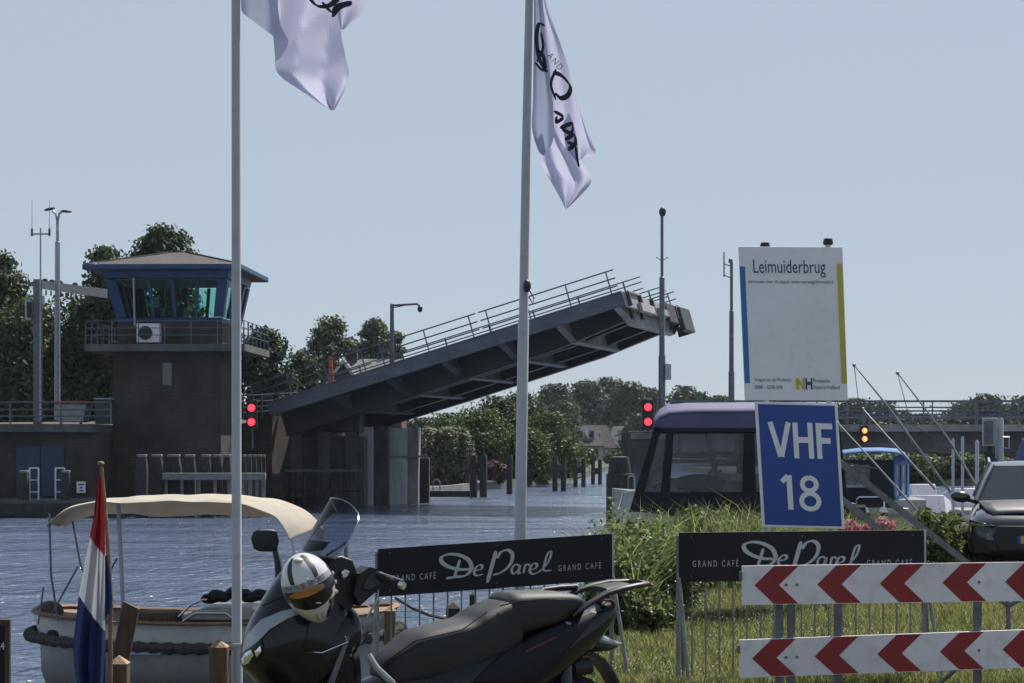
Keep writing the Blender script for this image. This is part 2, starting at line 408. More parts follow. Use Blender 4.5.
def crown_pts(blobs, n, holes=.35, seed=0):
    """Leaf positions on lumpy shells of several ellipsoids; a coarse random field opens gaps."""
    r_ = np.random.default_rng(seed); B = np.array(blobs, float); area = (B[:, 3]*B[:, 5]+B[:, 3]*B[:, 4]); pr = area/area.sum()
    idx = r_.choice(len(B), size=int(n*1.7), p=pr); d = r_.normal(size=(len(idx), 3)); d /= np.linalg.norm(d, axis=1)[:, None]
    ph = r_.random((6, 3))*6.28; fr = r_.normal(size=(6, 3))
    fr = fr/np.linalg.norm(fr, axis=1)[:, None]
    rad = .45+.6*r_.random(len(idx))**.45
    P = B[idx, :3]+d*B[idx, 3:6]*rad[:, None]
    sc = 2*math.pi/(B[:, 3:6].mean()*.75)
    fld = sum(np.sin((P@(fr[k]*sc*(1+.35*k)))+ph[k, 0]) for k in range(6))/2.4
    keep = fld > (-1.2+holes*2.0)*1.0 if holes > 0 else np.ones(len(P), bool)
    P = P[keep]; d = d[keep]
    return P[:n], d[:n]
def clumps(envelope, n, leaf, seed, nclump=60, fuzz=.9):
    """Leaf positions gathered in many small uneven clumps; envelope(rng) gives a clump centre, its radius and its outward direction."""
    r_ = np.random.default_rng(seed); C_ = [envelope(r_) for _ in range(nclump)]
    w_ = np.array([c[1]**2 for c in C_]); w_ /= w_.sum(); P = []; D_ = []
    for (c, r, o), k in zip(C_, r_.multinomial(n, w_)):
        q = r_.normal(size=(k, 3)); nr = np.linalg.norm(q, axis=1)[:, None]+1e-9; q = q/nr*np.minimum(nr, 3.3)*fuzz*.5*r*np.array([1.15, 1.15, .75])
        P.append(c+q); D_.append(q/(np.linalg.norm(q, axis=1)[:, None]+1e-9)*.8+np.array(o)*.4)
    return np.concatenate(P), np.concatenate(D_), [c[0] for c in C_]
def tree(name, label, x, d, zb, ztop, width, mname='leaf_oak', n=7000, leaf=.32, group=None, seed=1, holes=.4, cat='tree', trunk=True, low=.3, depth=None, nb=None):
    """Tapered trunk and limbs; the crown is many small leaves in clumps, fuller when holes is small."""
    r_ = random.Random(seed); h = ztop-zb; t = thing(name, label, cat, (x, d, zb), group); dp = depth or .8
    cz0 = zb+h*low; H = ztop-cz0; rel = .17-.05*holes; lob = [(r_.random()*6.28, r_.uniform(.15, .95), r_.uniform(.72, 1.12)) for _ in range(7)]
    top_x = r_.uniform(-.12, .12)*width
    def env(q):
        u = q.random()**.8; a = q.random()*6.283
        prof = (math.sin(math.pi*min(1, .30+.70*u))**.6)*(1 if u > .18 or low > .1 else .95)
        k = 1+.16*sum(math.cos(a-la)*math.exp(-((u-lu)/.18)**2)*lk for la, lu, lk in lob)
        rr = (.25+.75*q.random()**.5)*prof*k*(1-rel*1.2)*q.uniform(.85, 1.15+.15*holes); r0 = width*rel*q.uniform(.5, 1.25)*(1.1-.35*u)*(.9-.35*holes)
        return np.array([x+top_x*u+math.cos(a)*rr*width*.5, d+math.sin(a)*rr*width*.5*dp, cz0+H*(.06+.90*u)-r0*.5]), r0*1.5, (math.cos(a), math.sin(a), .4)
    P, dr, cs = clumps(env, int(n*2.4), leaf, seed, nclump=int(60+130*(1-holes)**1.5), fuzz=1.1)
    P[:, 2] = np.maximum(P[:, 2], zb+.1); ex = P[:, 2] > ztop; P[ex, 2] = ztop-(P[ex, 2]-ztop)
    leaves('crown', mname, P, leaf*.62, t, out=dr+np.array([0, 0, .3]))
    if trunk:
        g = G().m('bark'); tr = max(.08, width*.028); zt = cz0+H*.7
        g.tube([(x, d, zb-.3), (x+.03*width*r_.uniform(-1, 1), d, (zb+zt)/2), (x+top_x*.7, d, zt)], [tr*1.25, tr, tr*.3], 8)
        for b in cs[:14]:
            k = r_.uniform(.35, .8); z0 = min(b[2]-.1*h, zb+(zt-zb)*k); z0 = max(z0, zb+.1*h)
            g.tube([(x, d, z0), ((x+b[0])/2, (d+b[1])/2, (z0+b[2])/2+.03*h), tuple(b)], [tr*.45, tr*.3, tr*.1], 5)
        put('trunk', g, t)
    return t
# ------------------------------------------------------------------ water and land
def water_mat():
    m = bpy.data.materials.new('canal_water'); MATS['canal_water'] = m; m.use_nodes = True; n = m.node_tree; L = n.links; p = n.nodes['Principled BSDF']
    p.inputs['Base Color'].default_value = (.085, .115, .185, 1); p.inputs['Roughness'].default_value = .13; p.inputs['IOR'].default_value = 1.55
    tc = n.nodes.new('ShaderNodeTexCoord'); prev = None
    for sc, st, stren, dist in ((.13, (1, .35, 1), .5, .8), (.6, (1, .5, 1), .8, .35), (2.4, (1, .6, 1), 1., .22), (8., (1, .8, 1), .9, .05)):
        mp = n.nodes.new('ShaderNodeMapping'); mp.inputs['Scale'].default_value = st; mp.inputs['Rotation'].default_value = (0, 0, .35*sc)
        L.new(tc.outputs['Object'], mp.inputs[0]); nz = n.nodes.new('ShaderNodeTexNoise'); nz.inputs['Scale'].default_value = sc; nz.inputs['Detail'].default_value = 3; nz.inputs['Distortion'].default_value = .6
        L.new(mp.outputs[0], nz.inputs['Vector']); b = n.nodes.new('ShaderNodeBump'); b.inputs['Strength'].default_value = stren; b.inputs['Distance'].default_value = dist
        L.new(nz.outputs[0], b.inputs['Height'])
        if prev: L.new(prev.outputs[0], b.inputs['Normal'])
        prev = b
    L.new(prev.outputs[0], p.inputs['Normal'])
    mp = n.nodes.new('ShaderNodeMapping'); mp.inputs['Scale'].default_value = (.10, .42, 1); L.new(tc.outputs['Object'], mp.inputs[0])   # wind-ruffled and calm patches
    nz = n.nodes.new('ShaderNodeTexNoise'); nz.inputs['Scale'].default_value = 1.; nz.inputs['Detail'].default_value = 7; nz.inputs['Roughness'].default_value = .65; L.new(mp.outputs[0], nz.inputs['Vector'])
    mr = n.nodes.new('ShaderNodeMapRange'); mr.inputs[1].default_value = .36; mr.inputs[2].default_value = .66; mr.inputs[3].default_value = .05; mr.inputs[4].default_value = .24; L.new(nz.outputs[0], mr.inputs[0]); L.new(mr.outputs[0], p.inputs['Roughness'])
water_mat()
g = G().m('canal_water'); g.grid([[(-1500, 5, WATER), (1500, 5, WATER)], [(-1500, 3500, WATER), (1500, 3500, WATER)]])
tag(put('water', g, base=(0, 60, WATER)), kind='structure')
g = G().m('earth'); g.grid([[(-3000, -60, WATER-1.6), (3000, -60, WATER-1.6)], [(-3000, 4500, WATER-1.6), (3000, 4500, WATER-1.6)]])
tag(put('canal_bed', g, base=(0, 60, WATER-1.6)), kind='structure')

def land(name, shore, back, zt, mname, slope=.7, zb=None):
    """A bank: its shoreline slopes down into the water, the rest is a sheet."""
    zb = WATER-.6 if zb is None else zb; g = G().m(mname)
    n = len(shore); cx = sum(p[0] for p in back)/len(back); cy = sum(p[1] for p in back)/len(back)
    low = [g.v((x, y, zb)) for x, y in shore]; hi = []
    for i, (x, y) in enumerate(shore):
        a = Vector(shore[max(i-1, 0)]); b = Vector(shore[min(i+1, n-1)]); t = (b-a).normalized(); nn = Vector((-t.y, t.x))
        if nn.dot(Vector((cx-x, cy-y))) < 0: nn = -nn
        hi.append(g.v((x+nn.x*slope, y+nn.y*slope, zt)))
    for i in range(n-1): g.f([low[i], low[i+1], hi[i+1], hi[i]])
    bk = [g.v((x, y, zt)) for x, y in back]; g.f(hi+bk[::-1])
    bmesh.ops.recalc_face_normals(g.bm, faces=g.bm.faces)
    o = put(name, g, base=(shore[0][0], shore[0][1], zt), smooth=0); return tag(o, kind='structure')
SHORE = [(-30, 13.2), (-2.3, 13.4), (-.9, 14.6), (-.1, 16.6), (.42, 18.2), (.80, 20.5), (1.05, 24), (1.45, 27.5), (3.0, 29.6), (5.6, 31.3), (6.9, 34), (10, 38), (16, 43), (30, 50), (60, 60)]
land('grass_bank', SHORE, [(-30, -8), (90, -8), (90, 58)], 0.0, 'turf')
land('far_bank', [QQ for QQ in [(-60, 90), (-11.5, 90), (-10.5, 112), (-5.2, 118), (-3.3, 128), (-2.4, 138), (1.4, 150), (5.5, 172), (9.5, 215), (14, 262), (17, 340)]], [(-20, 900), (-900, 900), (-900, 90)], WATER+.45, 'farland', slope=.5)
land('meadow', [(19, 240), (21, 156), (30, 150), (60, 147), (160, 150)], [(900, 400), (900, 2500), (300, 1500), (40, 420)], WATER+.5, 'farland', slope=1.)
g = G().m('farland'); g.grid([[(-3000, 345, WATER+.6), (3000, 345, WATER+.6)], [(-3000, 4500, WATER+.6), (3000, 4500, WATER+.6)]])
tag(put('far_land', g, base=(0, 350, WATER+.6)), kind='structure')

# ------------------------------------------------------------------ quay with the bridge keeper's tower
DT = 92.0; K = DT / F
def T(px, py, dd=0.): return Vector(((px-512)*K, DT+dd, EYE+(HY-py)*K))
quay = thing('quay_building', 'low dark brick quay building with blue double doors under a concrete deck', 'building', T(55, 515, -4))
g = G().m('brick_dark'); g.bb(QX(-260, 90), T(112, 0).x, 88.5, 100, WATER-1, QZ(432, 90)); put('wall', g, quay)
g = G().m('concrete_dark'); g.bb(QX(-260, 90), T(112, 0).x-.05, 87.9, 100.2, QZ(432, 88), QZ(424, 88)); put('deck_slab', g, quay)
g = G().m('concrete_dark'); g.bb(QX(-260, 84), QX(112, 85), 84.6, 88.45, WATER-.8, QZ(500, 85)); g.m('wood_wet').bb(QX(-260, 84), QX(112, 85), 84.42, 84.58, WATER+.1, QZ(503, 85)); put('ledge', g, quay)
for a, b in ((16, 40), (40.8, 64)):
    g = G().m('blue_door'); g.bb(QX(a, 88.4), QX(b, 88.4), 88.4, 88.49, QZ(497, 88.4), QZ(446, 88.4)); dr = put('door', g, quay, bevel=.02)
    g = G().m('galv_dark'); xh = QX(b-2 if a < 30 else a+1.5, 88.3); g.tube([(xh, 88.34, QZ(476, 88)), (xh, 88.34, QZ(470, 88))], .03, 6); put('handle', g, dr)
# extra quay wall between building and tower foot
tow = thing('control_tower', 'dark brick bridge keeper tower with a blue glazed cabin and hipped roof', 'tower', T(170, 515))
rz = Matrix.Rotation(R(-2.5), 4, 'Z'); piv = Matrix.Translation(T(221, 445)); X = piv @ rz @ piv.inverted()
x0, x1 = T(112, 0).x, T(221, 0).x
g = G(X).m('brick_dark'); g.bb(x0, x1, DT, DT+5, WATER-1, T(0, 352).z)
g.m('concrete_dark').bb(x0-.05, x1+.05, DT-.05, DT+5.05, T(0, 505).z-1, T(0, 497).z); put('shaft', g, tow)
g = G(X).m('concrete_dark'); g.bb(T(89, 0).x, T(249, 0).x, DT-1.1, DT+5.7, T(0, 352).z, T(0, 345).z); put('balcony_slab', g, tow)
g = G(X).m('brick_dark'); g.bb(T(116, 0).x, T(222, 0).x, DT+.02, DT+4.9, T(0, 344.9).z, T(0, 322).z); put('parapet_wall', g, tow)
# cabin frame, leaning outwards towards the roof
zb_, zt_ = T(0, 322).z, T(0, 271.5).z
bl, br, tl, tr_ = T(117, 0).x, T(222, 0).x, T(104, 0).x, T(231, 0).x
def CB(u, v, face):
    """Point on a cabin wall: u along the wall, v up it (face 0 front, 1 right, 2 back, 3 left)."""
    xa, xb = bl+(tl-bl)*v, br+(tr_-br)*v; ya, yb = DT-.02-.55*v, DT+4.95+.55*v; z = zb_+(zt_-zb_)*v
    return {0: Vector((xa+(xb-xa)*u, ya, z)), 1: Vector((xb, ya+(yb-ya)*u, z)), 2: Vector((xb+(xa-xb)*u, yb, z)), 3: Vector((xa, yb+(ya-yb)*u, z))}[face]
g = G(X).m('blue_paint')
for fc in range(4):
    for v0, v1 in ((0, .08), (.86, 1.0)):
        a = [CB(0, v0, fc), CB(1, v0, fc), CB(1, v1, fc), CB(0, v1, fc)]; nn = (a[1]-a[0]).cross(a[3]-a[0]).normalized()*-.16
        g.prism(a, nn)
    for u0, u1 in ((0, .085), (.34, .365), (.535, .56), (.74, .765), (.915, 1)):
        a = [CB(u0, .1, fc), CB(u1, .1, fc), CB(u1, .83, fc), CB(u0, .83, fc)]; nn = (a[1]-a[0]).cross(a[3]-a[0]).normalized()*-.17
        g.prism([p - nn*.02 for p in a], nn)
fixn(g); put('cabin_frame', g, tow)
us = (.085, .34, .365, .535, .56, .74, .765, .915)
for fc in range(4):
    for k in range(4):
        g = G(X).m('tower_glass'); u0, u1 = us[2*k], us[2*k+1]
        a = [CB(u0, .1, fc), CB(u1, .1, fc), CB(u1, .83, fc), CB(u0, .83, fc)]; nn = (a[1]-a[0]).cross(a[3]-a[0]).normalized()*-.03
        g.grid([[a[0]+nn*2, a[1]+nn*2], [a[3]+nn*2, a[2]+nn*2]]); put('window_pane', g, tow, smooth=0)
g = G(X).m('black_plastic'); g.bb(T(150, 0).x, T(178, 0).x, DT+1.2, DT+2.0, zb_+.1, zb_+.75); g.m('grey_box').bb(T(146, 0).x, T(151, 0).x, DT+1.5, DT+1.6, zb_+.75, zb_+1.25)
g.bb(T(156, 0).x, T(160, 0).x, DT+1, DT+1.1, zb_+.3, zb_+.7); put('desk', g, tow)
g = G(X).m('concrete_dark').bb(T(118, 0).x, T(221, 0).x, DT+.1, DT+4.8, zb_-.1, zb_+.02); g.m('white_wall').bb(T(112, 0).x, T(225, 0).x, DT+.1, DT+4.8, zt_-.35, zt_-.3); put('cabin_floor', g, tow)
# roof
ez0, ez1 = T(0, 271.5).z, T(0, 266).z
g = G(X).m('blue_paint'); g.bb(T(88, 0).x, T(246, 0).x, DT-1.3, DT+6.3, ez0, ez1); put('eaves', g, tow, bevel=.04)
g = G(X).m('roof_grey'); z2 = T(0, 247).z; xa, xb, ya, yb = T(91, 0).x, T(243, 0).x, DT-1.15, DT+6.15
c = [g.v(p) for p in ((xa, ya, ez1+.01), (xb, ya, ez1+.01), (xb, yb, ez1+.01), (xa, yb, ez1+.01), (xa+3.1, DT+2.5, z2), (xb-3.1, DT+2.5, z2))]
for q in ((0, 1, 5, 4), (1, 2, 5), (2, 3, 4, 5), (3, 0, 4), (3, 2, 1, 0)): g.f([c[i] for i in q])
for a, b in ((0, 4), (1, 5)):
    g.tube([c[a].co.copy() if False else (xa if a == 0 else xb, ya, ez1+.02), (xa+3.1 if b == 4 else xb-3.1, DT+2.5, z2+.02)], .05, 6)
rf = put('roof', g, tow, smooth=0)
for px in (101, 221):
    g = G(X).m('white_paint').bb(T(px-1.5, 0).x, T(px+1.5, 0).x, DT-1.42, DT-1.3, T(0, 266.5).z, T(0, 264.5).z); put('floodlight', g, tow)
g = G(X).m('rail_steel')   # balcony railing
zr = [T(0, y).z for y in (322, 329, 336)]; X0, X1, Y0, Y1 = T(90, 0).x, T(248, 0).x, DT-1.0, DT+5.6
for z in zr:
    for a, b in (((X0, Y0), (X1, Y0)), ((X1, Y0), (X1, Y1)), ((X1, Y1), (X0, Y1)), ((X0, Y1), (X0, Y0))): g.tube([(*a, z), (*b, z)], .02, 6)
for i in range(7):
    xx = X0+(X1-X0)*i/6
    for yy in (Y0, Y1): g.tube([(xx, yy, T(0, 345).z), (xx, yy, zr[0])], .025, 6)
for i in range(1, 6):
    for xx in (X0, X1): g.tube([(xx, Y0+(Y1-Y0)*i/6, T(0, 345).z), (xx, Y0+(Y1-Y0)*i/6, zr[0])], .035, 6)
put('railing', g, tow)
g = G(X).m('white_paint'); g.bb(T(139, 0).x, T(162, 0).x, DT-.65, DT-.2, T(0, 343).z, T(0, 324).z)
g.m('black_plastic').lathe((T(148, 0).x, DT-.66, T(0, 333.5).z), [(.30, 0), (.32, .03), (.1, .035)], 18, (0, -1, 0)); put('air_conditioner', g, tow, bevel=.015)
g = G(X).m('galv').tube([(T(136.5, 0).x, DT-.75, T(0, 279).z), (T(136.5, 0).x, DT-.5, T(0, 326).z)], .05, 6); put('downpipe', g, tow)
g = G(X).m('green_box').bb(T(161, 0).x, T(173, 0).x, DT-.04, DT+.1, T(0, 387).z, T(0, 361).z); wf = put('window_frame', g, tow, bevel=.015)
g = G(X).m('car_glass').bb(T(162.5, 0).x, T(171.5, 0).x, DT-.06, DT, T(0, 385).z, T(0, 363).z); put('pane', g, wf)
g = G(X).m('black_plastic').bb(T(152, 0).x, T(178, 0).x, DT-.05, DT+.1, T(0, 475).z, T(0, 448).z); g.m('wood_brown').bb(T(160, 0).x, T(163, 0).x, DT-.08, DT+.1, T(0, 468).z, T(0, 452).z); put('hatch', g, tow)
# road embankment behind the quay
g = G().m('brick_dark'); g.hexa([(-70, 94, WATER-1), (T(225, 0).x-.2, 97.5, WATER-1), (QX(272, 97), 97, WATER-1), (QX(272, 97)+3.2, 109, WATER-1), (-70, 112, WATER-1)],
    [(-70, 94, QZ(426, 94)), (T(225, 0).x-.2, 97.5, QZ(424, 94)), (QX(272, 97), 97, QZ(416, 97)), (QX(272, 97)+3.2, 109, QZ(416, 97)), (-70, 112, QZ(426, 94))])
tag(put('road_embankment', fixn(g), base=(-30, 100, WATER), smooth=0), kind='structure')
zroad = QZ(425, 94)
# roadside railing on the deck, left
def railing(name, label, a, b, za, zb2, hts, step, r=.035, cat='railing', base=None, group=None):
    t = thing(name, label, cat, (a[0], a[1], za), group); a = Vector((*a, za)); b = Vector((*b, zb2)); n = max(1, round((b-a).length/step))
    g = G().m('rail_steel')
    for h in hts: g.tube([a+Vector((0, 0, h)), b+Vector((0, 0, h))], r, 6)
    put('rail', g, t)
    for i in range(n+1):
        p = a.lerp(b, i/n); g = G().m('rail_steel').tube([p, p+Vector((0, 0, hts[-1]))], r*1.1, 6); put('post', g, t)
    return t
railing('deck_railing', 'grey three-bar railing along the deck left of the brick tower', (QX(-40, 88.4), 88.4), (QX(111, 88.4), 88.4), QZ(424, 88.4), QZ(424, 88.4), (.34, .62, .94), 2.1)
# things on the deck
sk = thing('skip', 'white steel skip with a red lid behind the deck railing', 'skip', Q(71, 424, 91))
g = G().m('grey_box'); d0 = 90.2
g.hexa([(QX(57, d0), d0, QZ(422, d0)), (QX(83, d0), d0, QZ(422, d0)), (QX(83, d0), d0+1.2, QZ(422, d0)), (QX(57, d0), d0+1.2, QZ(422, d0))], [(QX(54.5, d0), d0-.1, QZ(404, d0)), (QX(86.5, d0), d0-.1, QZ(404, d0)), (QX(86.5, d0), d0+1.4, QZ(404, d0)), (QX(54.5, d0), d0+1.4, QZ(404, d0))]); put('body', fixn(g), sk, smooth=0, bevel=.03)
g = G().m('red_paint').bb(QX(53, d0), QX(88, d0), d0-.2, d0+1.5, QZ(404, d0)+.005, QZ(401, d0)); put('lid', g, sk, bevel=.02)
g = G().m('black_plastic')
for px in (60, 80): g.lathe((QX(px, d0), d0+.2, QZ(424, d0)), [(.09, -.04), (.09, .04)], 10, (1, 0, 0))
put('wheel', g, sk)
cb = thing('utility_cabinet', 'dark green utility cabinet on the deck against the tower', 'cabinet', Q(102, 424, 90))
g = G().m('green_box').bb(QX(95, 90), QX(111, 90), 90, 90.8, QZ(424, 90), QZ(399.5, 90)); put('body', g, cb, bevel=.02)
g = G().m('grey_box').bb(QX(94.5, 90), QX(111.4, 90), 89.92, 90.85, QZ(399.4, 90), QZ(398, 90)); put('lid', g, cb, bevel=.01)
g = G().m('wood_grey').bb(QX(0, 96), QX(16, 96), 93, 93.1, QZ(418, 93), QZ(404, 93))
g.m('wood_grey')
# depth sign + ladders on the quay
sg = thing('notice_board', 'small white notice plate on the dark quay wall beside the blue doors', 'sign', Q(80, 494, 88))
g = G().m('sign_white').bb(QX(76.5, 88.3), QX(85.5, 88.3), 88.3, 88.36, QZ(493, 88.3), QZ(481.5, 88.3)); pl = put('plate', g, sg, bevel=.01)
g = G().m('ink_navy')
for yy, a, b in ((484.5, 78, 84), (487.5, 79.5, 82.5), (490.5, 79, 83)): g.bb(QX(a, 88.28), QX(b, 88.28), 88.285, 88.297, QZ(yy+.7, 88.28), QZ(yy-.6, 88.28))
put('lettering', g, sg, smooth=0)
lad = None
for i, px in enumerate((34, 60)):
    lb = ['white tubular ladder rail in front of the left blue door', 'white tubular ladder rail in front of the right blue door'][i]
    if i: dup(lad, (QX(px, 85.2), 85.2, QZ(502, 85.2)), lb); continue
    lad = thing('boarding_ladder', lb, 'ladder', (QX(px, 85.2), 85.2, QZ(502, 85.2)), 'ladder rails on the quay ledge')
    for s_ in (-1, 1):
        g = G().m('white_paint').tube([(QX(px+s_*4.5, 85.2), 85.2, WATER-.2), (QX(px+s_*4.5, 85.2), 85.2, QZ(468, 85.2))], .035, 6); put('rail', g, lad)
    g = G().m('white_paint')
    for y in (468, 480, 492, 504): g.tube([(QX(px-4.5, 85.2), 85.2, QZ(y, 85.2)), (QX(px+4.5, 85.2), 85.2, QZ(y, 85.2))], .03, 6)
    put('rung', g, lad)
# mooring piles with pale caps and the jetty beam
def pile(name, label, px, d, ytop, wpx, group, mname='wood_wet', cap='wood_grey', taper=.75, zb=None):
    t = thing(name, label, 'post', (QX(px, d), d, WATER-.8), group); w_ = wpx/F*d/2; zt = QZ(ytop, d)
    g = G().m(mname); g.rings([[(QX(px, d)+sx*w_*k, d+sy*w_*k, z) for sx, sy in ((-1, -1), (1, -1), (1, 1), (-1, 1))] for z, k in ((WATER-.8, 1), (zt-.45, 1), (zt, taper))]); put('shaft', fixn(g), t, smooth=0, bevel=.02)
    g = G().m(cap); g.bb(QX(px, d)-w_*taper*1.12, QX(px, d)+w_*taper*1.12, d-w_*taper*1.12, d+w_*taper*1.12, zt+.003, zt+.11); put('cap', g, t, bevel=.02)
    return t
nm = ['first', 'second', 'third', 'fourth', 'fifth', 'sixth', 'seventh', 'eighth', 'ninth', 'tenth', 'eleventh', 'twelfth']
for i, (px, w_, d) in enumerate(((142, 11, 84.5), (157, 12, 85.5), (174, 14, 86), (190, 11, 86), (206, 10, 86), (217, 9, 86.5), (227, 8, 86.6))):
    pile('mooring_pile', nm[i]+' square pile with pale cap counted from the jetty\'s left end, below the tower', px, d, 457, w_, 'capped piles in front of the tower')
for i, px in enumerate((244, 249.5, 254.5, 259.5, 263.5)):
    pile('mooring_pile', nm[i]+' slim capped pile past the left flagpole, at the jetty end', px, 88+i*1.1, 457, 4.6, 'slim capped piles at the jetty end')
jt = thing('timber_jetty', 'weathered timber walkway beam across the capped piles below the tower', 'jetty', Q(200, 478, 85))
g = G().m('wood_grey').bb(QX(162, 85), QX(266, 85.3), 85.0, 85.35, QZ(480, 85), QZ(473, 85)); put('beam', g, jt, bevel=.02)
g = G().m('wood_wet').bb(QX(162, 85), QX(266, 85.3), 85.0, 85.3, QZ(509, 85), QZ(502, 85)); put('beam', g, jt, bevel=.02)
for px in (165, 181, 198, 214, 228, 242, 249, 256, 263):
    g = G().m('wood_grey').tube([(QX(px, 85.2), 85.45, WATER-.8), (QX(px, 85.2), 85.45, QZ(473, 85))], .075, 6); put('leg', g, jt)
for i, px in enumerate((24, 66)):
    pile('bollard', ['dark squat post beside the left blue door', 'dark squat post beside the right blue door'][i], px, 84.9, 473, 9, 'squat posts on the quay ledge')

# ------------------------------------------------------------------ the raised leaf
U = Vector((.961, -.275, 0)); Wd = Vector((.275, .961, 0)); TH = R(16.0); UL = U*math.cos(TH)+Vector((0, 0, math.sin(TH))); NL = -U*math.sin(TH)+Vector((0, 0, math.cos(TH)))
H0 = Q(272, 404, 95.5); LL = 17.35; WW = 13.7
XL = Matrix(((UL.x, Wd.x, NL.x, H0.x), (UL.y, Wd.y, NL.y, H0.y), (UL.z, Wd.z, NL.z, H0.z), (0, 0, 0, 1)))
leaf = thing('bascule_bridge', 'raised dark steel bridge leaf tilted over the canal with railings', 'bridge', H0)
g = G(XL).m('asphalt').bb(0, LL, .2, WW-.2, -.12, 0.03); put('deck_plate', g, leaf, smooth=0)
for w0 in (0, WW-.12):
    g = G(XL).m('steel_leaf').bb(-.25, LL, w0, w0+.12, -.52, .1)
    g.bb(-.25, LL, w0-.04, w0+.16, .1, .15); g.bb(1.55, 1.63, w0-.03, w0+.15, -.53, .16); put('edge_beam', g, leaf, bevel=.015)
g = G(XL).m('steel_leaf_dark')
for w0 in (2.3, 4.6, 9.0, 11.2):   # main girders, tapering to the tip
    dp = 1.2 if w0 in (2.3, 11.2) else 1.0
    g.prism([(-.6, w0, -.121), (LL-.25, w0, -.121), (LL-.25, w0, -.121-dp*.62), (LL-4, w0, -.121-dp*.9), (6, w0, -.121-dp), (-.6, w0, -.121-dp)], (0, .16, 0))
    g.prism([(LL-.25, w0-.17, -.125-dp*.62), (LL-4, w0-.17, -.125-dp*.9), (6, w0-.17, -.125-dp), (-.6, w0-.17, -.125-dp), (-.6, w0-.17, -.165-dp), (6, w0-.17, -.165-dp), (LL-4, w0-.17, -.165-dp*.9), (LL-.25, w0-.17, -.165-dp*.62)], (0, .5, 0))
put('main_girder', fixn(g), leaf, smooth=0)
for k in range(7):
    s_ = LL-.45-k*2.8; g = G(XL).m('steel_pale' if k < 2 else 'steel_leaf')
    if s_ < .3: continue
    prof = [(s_, .13, -.13), (s_, .13, -.5), (s_, 2.28, -1.15), (s_, 11.4, -1.15), (s_, WW-.13, -.5), (s_, WW-.13, -.13)]
    g.prism(prof, (.09, 0, 0)); g.prism([(s_-.1, .13, -.5), (s_-.1, 2.28, -1.15), (s_-.1, 11.4, -1.15), (s_-.1, WW-.13, -.5), (s_-.1, WW-.13, -.53), (s_-.1, 11.4, -1.19), (s_-.1, 2.28, -1.19), (s_-.1, .13, -.53)], (.3, 0, 0))
    put('cross_beam', fixn(g), leaf, smooth=0)
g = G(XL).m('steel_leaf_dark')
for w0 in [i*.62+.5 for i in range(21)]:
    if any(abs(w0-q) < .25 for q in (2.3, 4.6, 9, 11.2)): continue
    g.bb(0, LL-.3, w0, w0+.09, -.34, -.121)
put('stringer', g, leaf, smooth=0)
g = G(XL).m('steel_pale'); g.bb(LL+.002, LL+.14, .0, WW, -.62, .04)
g.m('concrete').bb(LL-.5, LL+.25, .4, 3.1, .035, .14); g.m('steel_leaf_dark')
for a in (.1, 2.6, 5.2, 8.0, 10.6): g.bb(LL+.142, LL+.30, a, a+.2, -.6, .06)
g.m('steel_pale'); g.bb(LL+.142, LL+.34, 2.0, 4.9, -.75, -.35); g.bb(LL+.142, LL+.3, 6.2, 8.8, -.62, -.3); put('tip_beam', g, leaf, smooth=0, bevel=.02)
g = G(XL).m('steel_leaf_dark'); g.bb(LL+.144, LL+.40, WW-2.6, WW-.04, -1.15, .06); g.bb(LL-.5, LL+.143, WW-.06, WW+.0, -1.15, -.62); g.bb(LL+.142, LL+.30, WW-5.4, WW-3.4, -.85, .10); put('locking_block', g, leaf, bevel=.03)
for side, w0 in (('near', .06), ('far', WW-.06)):
    for a, b in ((-1.2, 5.2), (5.45, 10.6), (10.75, LL-.1)):
        g = G(XL).m('rail_steel')
        for h in (.42, .78, 1.16): g.tube([(a, w0, h), (b, w0, h)], .034, 6)
        put('rail', g, leaf)
        n = max(1, round((b-a)/2.4))
        for i in range(n+1):
            if (a+.35)+(b-a-.7)*i/n < 0 and side == 'far': continue
            ss = (a+.35)+(b-a-.7)*i/n; g = G(XL).m('rail_steel').tube([(ss, w0, .1), (ss, w0, 1.16)], .032, 6); put('rail_post', g, leaf)
for w0 in (4.0, 9.6):   # kerbside crash rails that stand up at the tip
    g = G(XL).m('rail_steel')
    for h in (.5, .8, 1.05): g.tube([(1, w0, h), (LL+.25, w0, h)], .03, 6)
    for i in range(8): g.tube([(1+i*2.25, w0, 0.03), (1+i*2.25, w0, 1.05)], .04, 6)
    put('inner_rail', g, leaf)
# piers and basement of the leaf
def block(g, px0, px1, y0, y1, d, dep, mname): g.m(mname).bb(QX(px0, d), QX(px1, d), d, d+dep, QZ(y0, d), QZ(y1, d)); return g
ba = thing('bridge_abutment', 'dark stained abutment and machine pit wall under the bridge leaf', 'abutment', Q(310, 500, 99))
g = G(); block(g, 243, 364, 540, 436, 100, 2.5, 'concrete_dark'); block(g, 267, 273, 540, 432, 99.2, .5, 'concrete_dark'); block(g, 290, 302, 540, 430, 99.4, .6, 'concrete_dark')
block(g, 318, 330, 540, 432, 99.4, .6, 'concrete_dark'); block(g, 345, 356, 540, 432, 99.4, .6, 'concrete_dark'); put('wall', g, ba, smooth=0)
g = G(); block(g, 245, 362, 472, 469.5, 98.6, .15, 'steel_leaf'); block(g, 245, 362, 492, 490, 98.6, .12, 'wood_wet')
for px in range(250, 362, 9): block(g, px, px+1.6, 520, 468, 98.75, .1, 'wood_wet' if px % 2 else 'steel_leaf_dark')
put('fender_frame', g, ba, smooth=0)
